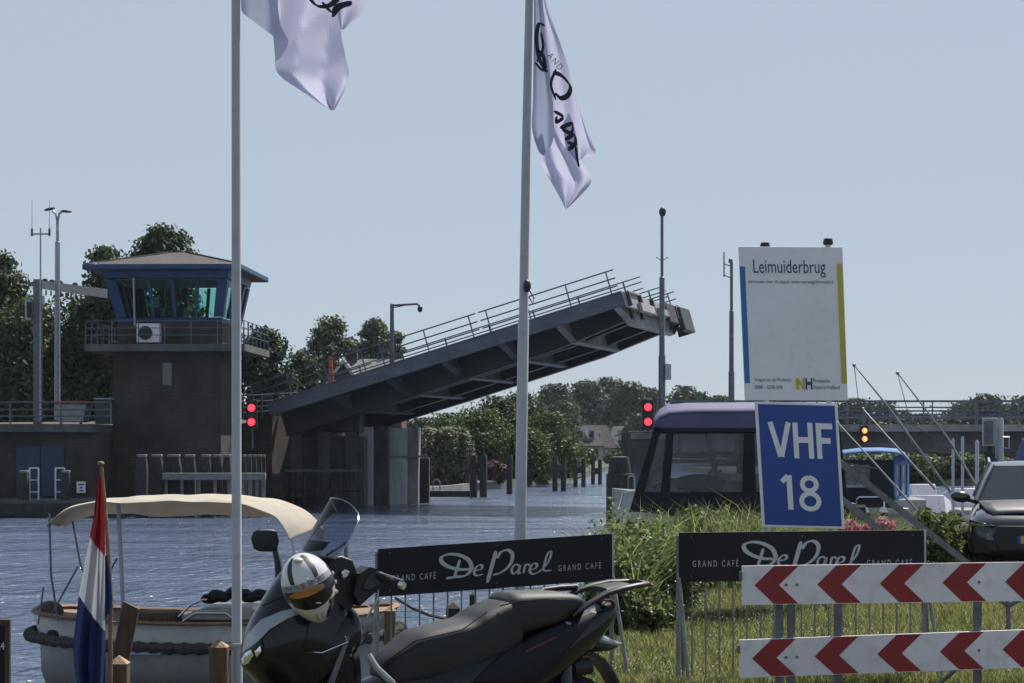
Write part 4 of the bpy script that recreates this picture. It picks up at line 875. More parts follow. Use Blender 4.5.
# ------------------------------------------------------------------ moored cruisers
def cruiser():
    D = 31.0; k = D/F
    t = thing('cabin_cruiser', 'motor cruiser with purple canvas roof and clear window tent behind the reeds', 'boat', Q(745, 560, D+1.5))
    # hull
    x0, x1 = QX(606, D+1.2), QX(858, D); rs = []
    for u in np.linspace(0, 1, 12):
        bw = 1.45*(1-max(0, (.30-u)/.30)**2.2)+.12; x = x0+(x1-x0)*u+.12; zs = QZ(505, D)+.22*(1-u)**2; cy = D+1.6
        rs.append([(x, cy-bw, zs), (x, cy-bw*1.02, zs-.5), (x, cy-bw*.85, WATER-.1), (x, cy, WATER-.4), (x, cy+bw*.85, WATER-.1), (x, cy+bw*1.02, zs-.5), (x, cy+bw, zs)])
    g = G().m('hull_white').rings(rs); put('hull', fixn(g), t)
    g = G().m('canvas_navy'); rs = [[Vector(r[0])+Vector((0, -.03, -.30)), Vector(r[0])+Vector((0, -.05, -.12)), Vector(r[0])+Vector((0, .03, .02)), Vector(r[0])+Vector((0, .1, -.1))] for r in rs[1:]]; g.rings(rs); put('rubbing_strake', fixn(g), t)
    yn, yf = D, D+2.9
    def P(px, py, dd=0.): return Vector((QX(px, D)+dd*.078, D+dd, QZ(py, D)))
    # roof: curved canvas
    rows = []
    for v in np.linspace(0, 1, 9):
        cr = .16*math.sin(math.pi*v); row = []
        for px, py in ((653.5, 432), (655, 425), (660, 418.5), (669, 414), (690, 412.4), (754, 412), (800, 412.5), (828, 415), (837, 421), (840, 432)):
            p = P(px, py, 2.9*v); p.z += cr*(1 if py < 430 else .5); row.append(p)
        rows.append(row)
    g = G().m('canvas_purple').grid(rows); put('canopy_roof', fixn(g), t, solid=.03)
    for yy in (.01, 2.89):
        g = G().m('canvas_purple').prism([P(654, 428, yy), P(655.5, 424.5, yy), P(660.3, 419, yy), P(669, 414.6, yy), P(690, 413, yy), P(800, 413, yy), P(828, 416, yy), P(838, 428, yy)], (0, .02, 0)); put('canopy_end', fixn(g), t, smooth=0)
    g = G().m('canvas_navy')
    g2 = G().m('canvas_navy')
    for yy, s_, gg in ((0, -1, g), (2.9, 1, g2)): gg.prism([P(654, 428, yy), P(839, 428, yy), P(838, 432.5, yy), P(655, 432.5, yy)], (0, .05*s_, 0))
    L_ = [((654, 427), (661, 427), (638, 512), (629, 512)), ((666, 433), (673.5, 433), (669, 500), (660, 500)), ((744, 433), (754, 433), (756, 500), (742, 500)), ((822, 433), (840, 430), (848, 505), (838, 505))]
    for q in L_:
        g.prism([P(a, b, 0) for a, b in q], (0, -.05, 0)); g2.prism([P(a, b, 2.9) for a, b in q], (0, .05, 0))
    g.prism([P(640, 492), P(846, 492), P(848, 512), P(630, 512)], (0, -.045, 0)); g2.prism([P(640, 492, 2.9), P(846, 492, 2.9), P(848, 512, 2.9), P(630, 512, 2.9)], (0, .045, 0))
    put('canvas_frame', fixn(g), t, smooth=0, bevel=.01); put('canvas_frame', fixn(g2), t, smooth=0)
    for a, b, c, d_ in ((657, 666, 661, 645), (673, 744, 742, 669), (754, 822, 838, 756)):
        g = G().m('vinyl_window').grid([[P(a, 433.5, -.02), P(b, 433.5, -.02)], [P(d_, 492.5, -.02), P(c, 492.5, -.02)]]); put('clear_window', g, t, smooth=0)
    g = G().m('vinyl_window').grid([[P(654, 432, .05), P(654, 432, 2.85)], [P(634, 500, .05), P(634, 500, 2.85)]]); put('clear_window', g, t, smooth=0)
    # inside: windscreen frames, dash, helm seat
    g = G().m('galv_dark')
    pts = [P(640, 497, .3), P(662, 458, .9), P(672, 456, 1.4), P(713, 453.5, 1.9), P(760, 454, 1.9), P(835, 456, 1.4)]
    g.tube(pts, .03, 6); g.tube([P(708, 433, 1.9), P(713, 453, 1.9), P(719, 478, 1.7)], .045, 6); g.tube([P(679, 433, 1.5), P(679, 454, 1.5)], .03, 6); g.tube([P(739, 434, 1.2), P(739, 456, 1.2)], .03, 6)
    put('windscreen_frame', g, t)
    g = G().m('smoke_glass'); g.grid([[a, b] for a, b in zip(pts, [P(646, 500, .4), P(664, 480, .8), P(676, 478, 1.3), P(716, 477, 1.7), P(762, 477, 1.7), P(838, 480, 1.3)])]); put('windscreen', g, t)
    g = G().m('hull_white').prism([P(648, 490, .4), P(664, 480, .9), P(720, 475, 1.7), P(838, 476, 1.5), P(838, 497, 1.5), P(648, 497, .4)], (0, .3, 0)); put('dashboard', fixn(g), t, smooth=30)
    g = G().m('canvas_navy').ell(P(700, 484, .8), (.42, .35, .14), 14); g.box(P(700, 492, .9), (.7, .5, .3)); put('helm_seat', g, t, bevel=.03)
    g = G().m('hull_white').ell(P(754, 482, 1.0), (.34, .3, .12), 12); put('stern_seat', g, t)
    g = G().m('canvas_navy').tube([P(706, 480, .5), P(714, 468, .5), P(719, 462, .5)], .025, 6); g.tube([P(712, 480, .5), P(722, 470, .5)], .02, 6); put('wiper', g, t)
    g = G().m('white_paint').lathe(P(697, 411.5, 1.2), [(.20, 0), (.22, .04), (.12, .1), (.02, .11)], 14); put('satellite_dome', g, t)
    g = G().m('chrome').tube([P(718, 411, 1.2), P(718, 406.5, 1.2)], .03, 6).ell(P(721, 408, 1.2), (.09, .06, .07), 8).ell(P(728, 409.5, 1.1), (.05, .05, .1), 8); put('horn', g, t)
    g = G().m('chrome').tube([P(617, 512, .8), P(622, 495, .8), P(637, 492, .8)], .016, 6); put('bow_rail', g, t)
cruiser()
def blue_boat():
    D = 50.0
    def P(px, py, dd=0.): return Vector((QX(px, D)+dd*.18, D+dd, QZ(py, D)))
    t = thing('cabin_boat', 'small white boat with bright blue canvas cabin behind the blue sign', 'boat', P(865, 520, 1))
    rs = []
    for u in np.linspace(0, 1, 9):
        bw = .45+.75*(1-(1-u)**2); y = D+5.2*(1-u)
        rs.append([(P(877, 0).x+sx*bw+(y-D)*.18, y, z) for sx, z in ((-1, QZ(500, D)), (-.95, WATER+.25), (-.5, WATER-.2), (.5, WATER-.2), (.95, WATER+.25), (1, QZ(500, D)))])
    g = G().m('hull_white').rings(rs); put('hull', fixn(g), t)
    rows = []
    for v in np.linspace(0, 1, 6):
        rows.append([P(px, py, 2.6*v)+Vector((0, 0, .1*math.sin(math.pi*v))) for px, py in ((839, 462), (842, 454.5), (860, 452.3), (880, 452), (897, 453), (905, 457), (909, 464))])
    g = G().m('canvas_blue').grid(rows); put('canopy_roof', fixn(g), t, solid=.03)
    g = G().m('canvas_navy').prism([P(840, 460), P(893, 460), P(893, 507), P(870, 507), P(870, 464.5), P(845, 464.5), P(845, 487.5), P(870, 487.5), P(870, 507), P(840, 507)], (0, -.04, 0)); put('rear_panel', fixn(g), t, smooth=0)
    g = G().m('vinyl_window').grid([[P(845, 464.5), P(870, 464.5)], [P(845, 487.5), P(870, 487.5)]]); put('clear_window', g, t, smooth=0)
    g = G().m('canvas_blue')
    def SP(u, py): return P(893+16*u, py, 2.4*u)   # slanted side panel
    for u0, u1, y0, y1 in ((0, 1, 456, 465), (0, .16, 465, 508), (.46, .56, 465, 508), (.88, 1, 465, 508), (0, 1, 497, 508)):
        g.prism([SP(u0, y0), SP(u1, y0), SP(u1, y1), SP(u0, y1)], (.03, -.03, 0))
    put('side_panel', fixn(g), t, smooth=0)
    g = G().m('vinyl_window')
    for u0, u1 in ((.16, .46), (.56, .88)): g.grid([[SP(u0, 465), SP(u1, 465)], [SP(u0, 497), SP(u1, 497)]])
    put('side_window', g, t, smooth=0)
    g = G().m('chrome').tube([P(857, 512, -.4), P(857, 499, -.4), P(859, 496.5, -.4), P(882, 496.5, -.4), P(884, 499, -.4), P(884, 512, -.4)], .022, 6); put('stern_rail', g, t)
    for px in (865, 883):
        g = G().m('white_paint').lathe(P(px, 522, -.5), [(.02, 0), (.10, .06), (.11, .3), (.05, .38)], 10); g.m('canvas_navy').lathe(P(px, 514, -.5), [(.112, -.03), (.114, .05), (.06, .12)], 10); put('fender', g, t)
    g = G().m('hull_white').bb(QX(846, D), QX(906, D), D-.45, D+.2, QZ(514, D), QZ(507.5, D)); put('stern_platform', g, t, bevel=.03)
blue_boat()
def leaning(label, a, b, c, d, r, hook=False):
    t = thing('leaning_pole', label, 'pole', Q(*c, d), 'slanting poles of the moored boats'); A, B, C_ = Q(*a, d+1.5), Q(*b, d+.7), Q(*c, d)
    g = G().m('galv_mid').tube([C_, B, A], [r*.7, r*.5, r*.3], 6); put('spar', g, t)
    g = G().m('galv_dark').ell(A, (r*1.,)*3, 6).tube([A, A.lerp(B, .5)+Vector((-.25, 0, -.45)), B.lerp(C_, .2)], r*.25, 4); put('line', g, t); return t
leaning('highest thin slanting pole, its tip just right of the white information sign', (854, 365), (886, 404), (951, 493), 46, .045)
leaning('second slanting pole, its tip above the middle of the approach railing', (897.5, 373), (947, 437), (985, 500), 46, .045)
leaning('thin slanting pole whose tip ends at the amber signal light', (863, 409), (886, 435), (935, 489), 44, .04)
leaning('lowest thin slanting pole crossing the blue cabin boat', (838, 423), (870, 458), (921, 515), 42, .035)
for i, (px, yt, w_, lb) in enumerate(((953, 440, 3, 'left white mooring pole of the three by the car'), (962.5, 438, 3, 'middle and highest white mooring pole of the three by the car'), (977, 442, 4, 'right and thickest white mooring pole of the three by the car'))):
    d = 62.; g = G().m('pole_white').lathe(Q(px, 515, d), [(w_*d/F/2, -1), (w_*d/F/2, (515-yt)*d/F), (w_*d/F*.3, (516-yt)*d/F), (.01, (517-yt)*d/F)], 10)
    tag(put('mooring_pole', g, base=Q(px, 515, d)), lb, 'pole', 'white mooring poles beside the car')
t = thing('meter_box', 'grey meter box on a thick pale column behind the dark car', 'meter box', Q(998, 500, 44))
g = G().m('pole_white').lathe(Q(999.5, 505, 44), [(.085, -.6), (.085, (505-420)*44/F), (.06, (505-418)*44/F)], 12); put('column', g, t)
g = G().m('grey_box').bb(QX(983.5, 43.8), QX(996, 43.8), 43.7, 43.95, QZ(446, 43.8), QZ(418, 43.8)); g.m('galv_dark').bb(QX(985, 43.6), QX(994, 43.6), 43.67, 43.71, QZ(444, 43.6), QZ(421, 43.6)); put('box', g, t, bevel=.01)
g = G().m('galv'); g.tube([Q(1003, 437, 43.9), Q(1009, 437, 43.9), Q(1009, 448, 43.9), Q(1003, 448, 43.9)], .015, 5); put('bracket', g, t)
g = G().m('black_plastic').tube([Q(990, 446, 43.9), Q(989, 455, 43.9), Q(992, 462, 43.9), Q(989, 472, 43.9)], [.06, .10, .13, .05], 8); put('cable_bundle', g, t)
t = thing('parasol', 'closed purple-grey parasol behind the car at the right edge', 'parasol', Q(1022, 500, 50))
g = G().m('canvas_purple'); rs = []
for y, r in ((440, .03), (448, .10), (458, .17), (468, .20), (472, .16)): rs.append([Q(1023, y, 50)+Vector((math.cos(a)*r*(1+.15*math.cos(5*a)), math.sin(a)*r*(1+.15*math.cos(5*a)), 0)) for a in np.linspace(0, 6.283, 20, endpoint=False)])
g.rings(rs); put('canopy', fixn(g), t); g = G().m('galv').tube([Q(1023, 500, 50)-Vector((0, 0, .6)), Q(1023, 438, 50)], .03, 6); put('pole', g, t)
# grey cabinet beside the roadside (right margin under the bridge)
# ------------------------------------------------------------------ car
def car():
    D = 28.8; cx = QX(1036.5, D); zg = -.09; rot = Matrix.Translation((cx, D, zg)) @ Matrix.Rotation(R(-13), 4, 'Z')
    t = thing('parked_car', 'dark dusty parked car with a yellow plate seen from the front', 'car', (cx, D, zg))
    # local: x right, y backwards from the nose, z up
    def sec(y, hw, z0, z1, e=4.5, n=28, tum=0.):
        out = []
        for i in range(n):
            a = 2*math.pi*i/n; c, s_ = math.cos(a), math.sin(a)
            x = hw*abs(c)**(2/e)*(1 if c > 0 else -1); z = (z0+z1)/2+(z1-z0)/2*abs(s_)**(2/e)*(1 if s_ > 0 else -1)
            x *= 1-tum*max(0, (z-(z0+z1)/2)/((z1-z0)/2)); out.append((x, y, z))
        return out
    g = G(rot).m('car_paint')
    g.rings([sec(.0, .70, .30, .62, 3.5), sec(.05, .84, .24, .76, 4), sec(.2, .93, .22, .84, 5, tum=.05), sec(.55, .965, .22, .92, 5, tum=.07), sec(1.25, .97, .24, 1.00, 5, tum=.10), sec(1.7, .968, .25, 1.02, 5, tum=.10), sec(3.2, .968, .25, 1.02, 5, tum=.1), sec(4.4, .95, .28, 1.02, 5, tum=.1), sec(4.85, .86, .36, .95, 4)])
    body = put('body', fixn(g), t, smooth=50)
    g = G(rot).m('car_dust')
    g.grid([[(x*sc, y, z + .028*(1-(x)**2)) for x in np.linspace(-1, 1, 11)] for y, z, sc in ((.24, .852, .60), (.5, .925, .70), (.9, .983, .76), (1.28, 1.012, .80))]); put('bonnet', fixn(g), t, solid=.012)
    g = G(rot).m('car_paint'); g.rings([[(x*w0, y, z+.02*(1-x*x)) for x in np.linspace(-1, 1, 9)]+[(x*w0*.98, y, z-.05) for x in np.linspace(1, -1, 9)] for y, z, w0 in ((1.95, 1.515, .60), (2.3, 1.57, .63), (3.2, 1.58, .63), (4.1, 1.50, .60))]); put('roof', fixn(g), t)
    for sx in (-1, 1):
        for pp, rr_ in (([(sx*.84, 1.28, 1.0), (sx*.72, 1.65, 1.30), (sx*.60, 1.98, 1.535)], .042), ([(sx*.84, 4.5, 1.02), (sx*.60, 4.0, 1.53)], .07), ([(sx*.80, 2.6, 1.02), (sx*.62, 2.65, 1.54)], .05)): put('pillar', G(rot).m('car_paint').tube(pp, rr_, 8), t)
        g = G(rot).m('silver_paint').tube([(sx*.64, 2.05, 1.57), (sx*.65, 2.3, 1.63), (sx*.65, 3.6, 1.63), (sx*.62, 4.0, 1.55)], .02, 6); put('roof_rail', g, t)
    g = G(rot).m('car_glass'); g.grid([[(x*(.82-.23*v), 1.30+.68*v-.05*(1-x*x), 1.01+.52*v) for x in np.linspace(-1, 1, 9)] for v in np.linspace(0, 1, 5)]); put('windscreen', fixn(g), t)
    g = G(rot).m('car_glass')
    for sx in (-1, 1): g.grid([[(sx*(.84-.22*v), y, 1.02+.5*v) for y in (1.4+.6*v, 2.6, 4.4-.4*v)] for v in (0, 1)])
    g.grid([[(x*.8*(1-.25*v), 4.6-.5*v, 1.02+.48*v) for x in (-1, 1)] for v in (0, 1)]); put('side_glass', g, t)
    for sx in (-1, 1):
        g = G(rot).m('car_paint').ell((sx*1.06, 1.55, 1.07), (.15, .09, .085), 14, Matrix.Rotation(R(-6*sx), 3, 'Y')); mr = put('mirror', g, t)
        g = G(rot).m('black_plastic').tube([(sx*.86, 1.56, 1.0), (sx*.98, 1.56, 1.03)], .03, 6); put('mirror_arm', g, mr)
        # headlight
        g = G(rot).m('black_gloss').prism([(sx*.92, .16, .60), (sx*.60, .02, .66), (sx*.56, .0, .70), (sx*.92, .15, .78)], (0, .12, 0)); hl = put('headlight', fixn(g), t, bevel=.008)
        g = G(rot).m('chrome').prism([(sx*.90, .135, .70), (sx*.64, .0, .70), (sx*.64, .0, .715), (sx*.90, .13, .745)], (0, .05, 0)); g.prism([(sx*.915, .14, .60), (sx*.89, .125, .60), (sx*.89, .125, .72), (sx*.915, .14, .74)], (0, .05, 0)); put('light_bar', fixn(g), hl)
        g = G(rot).m('black_plastic').prism([(sx*.86, .03, .30), (sx*.62, -.02, .32), (sx*.70, -.02, .52), (sx*.88, .04, .56)], (0, .1, 0)); put('air_intake', fixn(g), t, bevel=.01)
    g = G(rot).m('black_plastic').prism([(-.52, -.03, .36), (.52, -.03, .36), (.60, -.02, .56), (.52, -.01, .70), (-.52, -.01, .70), (-.60, -.02, .56)], (0, .12, 0)); gr = put('grille', fixn(g), t, bevel=.01)
    g = G(rot).m('car_paint')
    for z in (.42, .50, .58, .66): g.bb(-.5, .5, -.045, -.03, z, z+.012)
    for x in np.linspace(-.5, .5, 15): g.bb(x-.006, x+.006, -.043, -.031, .38, .69)
    put('grille_bars', g, gr); g = G(rot).m('chrome')
    g = G(rot).m('plate_yellow').bb(-.215, .26, -.065, -.05, .455, .565); g.m('plate_blue').bb(-.26, -.216, -.065, -.05, .455, .565)
    pl = put('number_plate', g, t, bevel=.003)
    g = G(rot).m('ink_navy'); write(g, 'X', (-.16, -.067, .475), (.055, 0, 0), (0, 0, .07), .001); g.bb(-.09, -.07, -.068, -.066, .505, .515); put('lettering', g, pl, smooth=0)
    for sx in (-1, 1):
        for y in (.95, 3.85):
            g = G(rot).m('rubber').lathe((sx*.94, y, .36), [(.26, -.12), (.35, -.11), (.36, 0), (.35, .1), (.26, .11)], 24, (sx, 0, 0)); wh = put('wheel', g, t)
            g = G(rot).m('silver_paint').lathe((sx*1.04, y, .36), [(.25, 0), (.24, .01), (.05, .015)], 12, (sx, 0, 0)); put('rim', g, wh)
car()

# ------------------------------------------------------------------ information signs on posts
def info_signs():
    D = 22.0
    t = thing('information_sign', 'white bridge information sign with blue and yellow side stripes above the blue sign', 'sign', Q(797, 660, D+.1))
    def fr(c):   # frame from corners BL, BR, TL px
        o = Q(*c[0], D); return o, Q(*c[1], D)-o, Q(*c[2], D)-o
    o, ex, ey = fr(((745, 400), (848, 400.5), (738.5, 246.5))); nrm = ex.cross(ey).normalized()
    g = G().m('sign_white').prism([o, o+ex, o+ex*1.01+ey, o+ey], -nrm*.03); b = put('board', fixn(g), t, smooth=0, bevel=.006)
    g = G().m('stripe_blue').flat([(0.003, .11), (.055, .11), (.055, .87), (.003, .87)], [(0, 1, 2, 3)], o, ex, ey, .003); put('stripe', g, b, smooth=0)
    g = G().m('stripe_yellow').flat([(.945, .11), (.998, .11), (.998, .89), (.945, .89)], [(0, 1, 2, 3)], o, ex, ey, .003); put('stripe', g, b, smooth=0)
    g = G().m('ink_navy')
    def wr(s_, u0, v0, du, dv): write(g, s_, o+ex*u0+ey*v0, ex*du, ey*dv, .004)
    wr('Leimuiderbrug', .135, .80, .70, .115); wr('Informatie over dit object: www.vaarweginformatie.nl', .085, .755, .82, .028)
    wr('Vragen aan de Provincie:', .10, .115, .36, .030); wr('0800 - 0200 600', .10, .073, .27, .024); wr('Provincie', .67, .115, .16, .028); wr('Noord-Holland', .67, .073, .255, .026); put('lettering', g, b, smooth=0)
    g = G().m('stripe_yellow').flat([(.50, .07), (.53, .07), (.53, .145), (.50, .145), (.565, .07), (.59, .07), (.59, .145), (.565, .145)], [(0, 1, 2, 3), (4, 5, 6, 7)], o, ex, ey, .004)
    g.flat([(.53, .145), (.53, .115), (.565, .07), (.565, .10)], [(0, 1, 2, 3)], o, ex, ey, .0043); g.m('ink_navy').flat([(.595, .07), (.61, .07), (.61, .145), (.595, .145), (.645, .07), (.66, .07), (.66, .145), (.645, .145), (.61, .10), (.645, .10), (.645, .12), (.61, .12)], [(0, 1, 2, 3), (4, 5, 6, 7), (8, 9, 10, 11)], o, ex, ey, .004); put('emblem', g, b, smooth=0)
    o2, ex2, ey2 = fr(((762, 527), (844.5, 529), (754.5, 401.5)))
    t2 = thing('channel_sign', 'blue VHF 18 sign with a white border under the white information sign', 'sign', Q(800, 529, D))
    o2 = o2+Vector((0, -.02, 0)); n2 = ex2.cross(ey2).normalized()
    g = G().m('sign_white').prism([o2, o2+ex2, o2+ex2+ey2, o2+ey2], -n2*.03); b2 = put('board', fixn(g), t2, smooth=0, bevel=.006)
    g = G().m('sign_blue').flat([(.035, .02), (.965, .02), (.965, .98), (.035, .98)], [(0, 1, 2, 3)], o2, ex2, ey2, .003); put('panel', g, b2, smooth=0)
    g = G().m('sign_white')
    def sq(q, du, dv, wu, wv, arc=None):
        pass
    def pl(pts, w=.062):
        A = ex2.length/ey2.length; vs = []; c = [Vector((p[0]*A, p[1])) for p in pts]; h = w*.5*A
        for i, p in enumerate(c):
            tn = (c[min(i+1, len(c)-1)]-c[max(i-1, 0)]).normalized(); nn = Vector((-tn.y, tn.x))
            if 0 < i < len(c)-1:
                t1 = (c[i]-c[i-1]).normalized(); co = max(.35, abs(t1.dot(tn))); nn = nn/co
            vs += [((p.x+nn.x*h)/A, p.y+nn.y*h), ((p.x-nn.x*h)/A, p.y-nn.y*h)]
        g.flat(vs, [(2*i, 2*i+1, 2*i+3, 2*i+2) for i in range(len(c)-1)], o2, ex2, ey2, .005+.0006*(pl.k)); pl.k += 1
    pl.k = 0
    y0, y1 = .565, .84
    pl([(.17, y1), (.275, y0)]); pl([(.285, y0), (.39, y1)]); pl([(.47, y0-.01), (.47, y1)]); pl([(.65, y0-.01), (.65, y1)]); pl([(.47, (y0+y1)/2), (.65, (y0+y1)/2)], .07)
    pl([(.75, y0-.01), (.75, y1)]); pl([(.75, y1-.025), (.92, y1-.025)], .07); pl([(.75, .70), (.89, .70)], .07)
    pl([(.36, .42), (.36, .145)], .065); pl([(.27, .365), (.345, .415)], .06)
    A_ = ex2.length/ey2.length
    for cy, ru, rv in ((.215, .105, .062), (.35, .085, .052)): pl([(.60+ru*math.sin(a), cy+rv*math.cos(a)) for a in np.linspace(0, 6.2832, 21)], .058)
    put('lettering', g, b2, smooth=0)
    for px, yt in ((765, 243), (828, 239)):
        g = G().m('galv').tube([Q(px+3, 672, D+.08), Q(px, yt+3, D+.08)], .03, 10); p_ = put('post', g, t); g = G().m('black_plastic').lathe(Q(px, yt+3, D+.08), [(.05, -.03), (.055, .0), (.045, .035), (.01, .045)], 12); put('post_cap', g, p_)
    g = G().m('galv_dark'); e = Q(972, 563, D+2.2); s0 = Q(838, 456, D+.12)
    g.prism([s0, s0+Vector((0, 0, -.09)), e+Vector((0, 0, -.09)), e], (0, .06, 0)); s0, e = Q(838, 492, D+.12), Q(905, 545, D+1.4); g.prism([s0, s0+Vector((0, 0, -.09)), e+Vector((0, 0, -.09)), e], (0, .06, 0)); put('brace', fixn(g), t, smooth=0)
info_signs()

# ------------------------------------------------------------------ crowd barriers with cafe boards
def zt(x, y, sc=6.4, ox=420, oy=520): return (ox+x/sc, oy+y/sc)
SCR = [([(150, 376), (205, 366), (265, 360), (300, 335), (312, 298), (288, 252), (230, 224), (165, 220), (122, 240), (128, 274), (175, 303), (240, 318), (302, 316)], 26), ([(238, 255), (222, 310), (203, 366)], 20),
    ([(334, 326), (372, 316), (380, 294), (356, 292), (331, 322), (338, 356), (386, 350)], 17), ([(468, 198), (445, 285), (412, 406)], 27),
    ([(474, 246), (500, 206), (542, 192), (573, 218), (566, 272), (530, 318), (484, 345), (448, 354)], 24), ([(622, 294), (590, 288), (568, 322), (582, 346), (608, 326), (624, 292), (613, 342), (634, 340)], 16),
    ([(656, 284), (644, 346)], 15), ([(648, 312), (668, 284), (686, 294)], 14), ([(688, 324), (724, 308), (730, 284), (704, 284), (684, 322), (700, 348), (738, 338), (764, 318)], 17), ([(764, 322), (808, 262), (824, 206), (802, 214), (780, 280), (776, 324), (826, 326)], 15)]
def board_uv(p):
    px, py = zt(*p); u = (px-377)/235.; top = 549-16*u; return u, (top+48-py)/48.
def cafe_barrier(label, BL, BR, TL, D0, D1, group, nbar, legs):
    o = Q(*BL, D0); ex = Q(*BR, D1)-o; ey = Vector((0, 0, (BL[1]-TL[1])*D0/F)); n_ = ex.cross(ey).normalized()
    t = thing('crowd_barrier', label, 'barrier', (o.x+ex.x/2, (D0+D1)/2, 0), group)
    g = G().m('board_black').prism([o, o+ex, o+ex+ey, o+ey], -n_*.012); b = put('board', fixn(g), t, smooth=0, bevel=.003)
    g = G().m('galv'); q = n_*.006
    g.tube([o+ex-n_*.006, o+ex+ey-n_*.006], .011, 6)
    put('board_edge', g, b)
    g = G().m('letter_silver')
    for i, (p, w_) in enumerate(SCR):
        q = [board_uv(a) for a in p]; A = ex.length/ey.length; vs, fs = stroke([(a*A, b_) for a, b_ in q], w_/6.4/48.*1.08, nib=18, thin=.36)
        g.flat([(x/A, y) for x, y in vs], fs, o, ex, ey, .002+.0004*i)
    def wr(s_, u0, v0, du, dv): write(g, s_, o+ex*u0+ey*v0, ex*du, ey*dv, .003)
    wr('G R A N D   C A F É', .055, .30, .185, .165); wr('G R A N D   C A F É', .762, .27, .185, .165); put('lettering', g, b, smooth=0)
    g = G().m('galv_dark')
    for u in (.05, .5, .95):
        for v in (.12, .9): g.lathe(o+ex*u+ey*v, [(.006, 0), (.005, .004), (.001, .005)], 8, n_)
    put('screw', g, b)
    g = G().m('galv_mid'); back = -n_*.035; zb = -.0; tz = max((o+ey).z, (o+ex+ey).z)
    for p in (o, o+ex): g.tube([Vector((p.x, p.y, zb-.0))+back, p+ey*.93+back], .016, 8)
    g.tube([o+ey*.80+back, o+ex+ey*.80+back], .016, 8); g.tube([Vector((o.x, o.y, zb))+back, Vector(((o+ex).x, (o+ex).y, zb))+back], .017, 8); put('frame', g, t)
    for i in range(1, nbar):
        p = o+ex*(i/nbar); g = G().m('galv_mid').tube([Vector((p.x, p.y, zb))+back, p+ey*.1+back], .0065, 6); put('bar', g, t)
    for p, sp in ((o, legs[0]), (o+ex, legs[1])):
        g = G().m('galv_mid')
        g.tube([p+ey*.25+back, Vector((p.x+sp, p.y-.28, .02)), ], .014, 6); g.tube([p+ey*.25+back, Vector((p.x+sp*1.2, p.y+.30, .02))], .014, 6); g.tube([Vector((p.x+sp, p.y-.3, .015)), Vector((p.x+sp*1.2, p.y+.32, .015))], .014, 6); put('foot', g, t)
cafe_barrier('crowd barrier with black café board behind the scooter seat', (378, 597), (613, 580), (377, 549), 15.05, 15.5, 'crowd barriers with black café boards', 17, (-.02, .10))
cafe_barrier('crowd barrier with black café board behind the red and white striped planks', (679, 582), (925, 579), (679, 532.5), 15.0, 15.1, 'crowd barriers with black café boards', 18, (.05, .08))
# ------------------------------------------------------------------ striped plank barrier
def striped():
    D = 13.3; t = thing('road_barrier', 'red and white striped plank barrier with two boards of left-pointing chevrons', 'barrier', Q(930, 700, D))
    for (xl, yt, yb), (xr, yt2, yb2) in (((742, 566, 605), (1100, 562.5, 600)), ((739.5, 640, 678), (1100, 628, 665))):
        o = Q(xl, yb, D); ex = Q(xr, yb2, D)-o; ey = Vector((0, 0, (yb-yt)*D/F)); n_ = ex.cross(ey).normalized()
        g = G().m('white_paint').prism([o, o+ex, o+ex+ey, o+ey], -n_*.024)
        g.m('chev_red'); W_ = xr-xl
        for k in range(6):
            x0 = 12.5+62.6*k; u = lambda v: (x0+v)/W_
            if x0+45 > W_: break
            g.flat([(u(0), .5), (u(19.5), .985), (u(44), .985), (u(24.5), .5), (u(44), .015), (u(19.5), .015)], [(0, 3, 2, 1), (0, 5, 4, 3)], o, ex, ey, .0015)
        pk = put('plank', g, t, smooth=0)
        g = G().m('galv_dark')
        for px in (786, 797, 979):
            c = o+ex*((px-xl)/W_)+ey*.5; g.lathe(c, [(.010, .0), (.008, .006), (.001, .007)], 8, n_)
        g.bb(o.x-.012, o.x, D-.02, D+.04, o.z+ey.z*.65, o.z+ey.z*.85); put('bolt', g, pk)
    for px in (780, 792, 839, 979):
        g = G().m('galv_dark').bb(QX(px-3.5, D), QX(px+4, D), D+.03, D+.08, -.02, QZ(575, D)); put('post', g, t, smooth=0, bevel=.004)
    g = G().m('galv_dark'); g.tube([Q(979, 650, D+.1), Vector((QX(935, D), D+.55, .02))], .015, 6); g.tube([Vector((QX(979, D), D-.4, .03)), Vector((QX(979, D), D+.6, .03))], .02, 6); g.tube([Vector((QX(786, D), D-.4, .03)), Vector((QX(786, D), D+.6, .03))], .02, 6); put('foot', g, t)
striped()
t = thing('garden_stake', 'thin dark forked stand in the grass behind the right end of the striped barrier', 'stand', Q(1010, 680, 15.5))
g = G().m('galv_dark').tube([Q(1012, 690, 15.5), Q(1009, 640, 15.5), Q(1008, 600, 15.5)], .018, 6); put('stem', g, t)
g = G().m('galv_dark').tube([Q(1000, 600, 15.5), Q(1008, 606, 15.5), Q(1022, 598, 15.5)], .02, 6); put('fork', g, t)

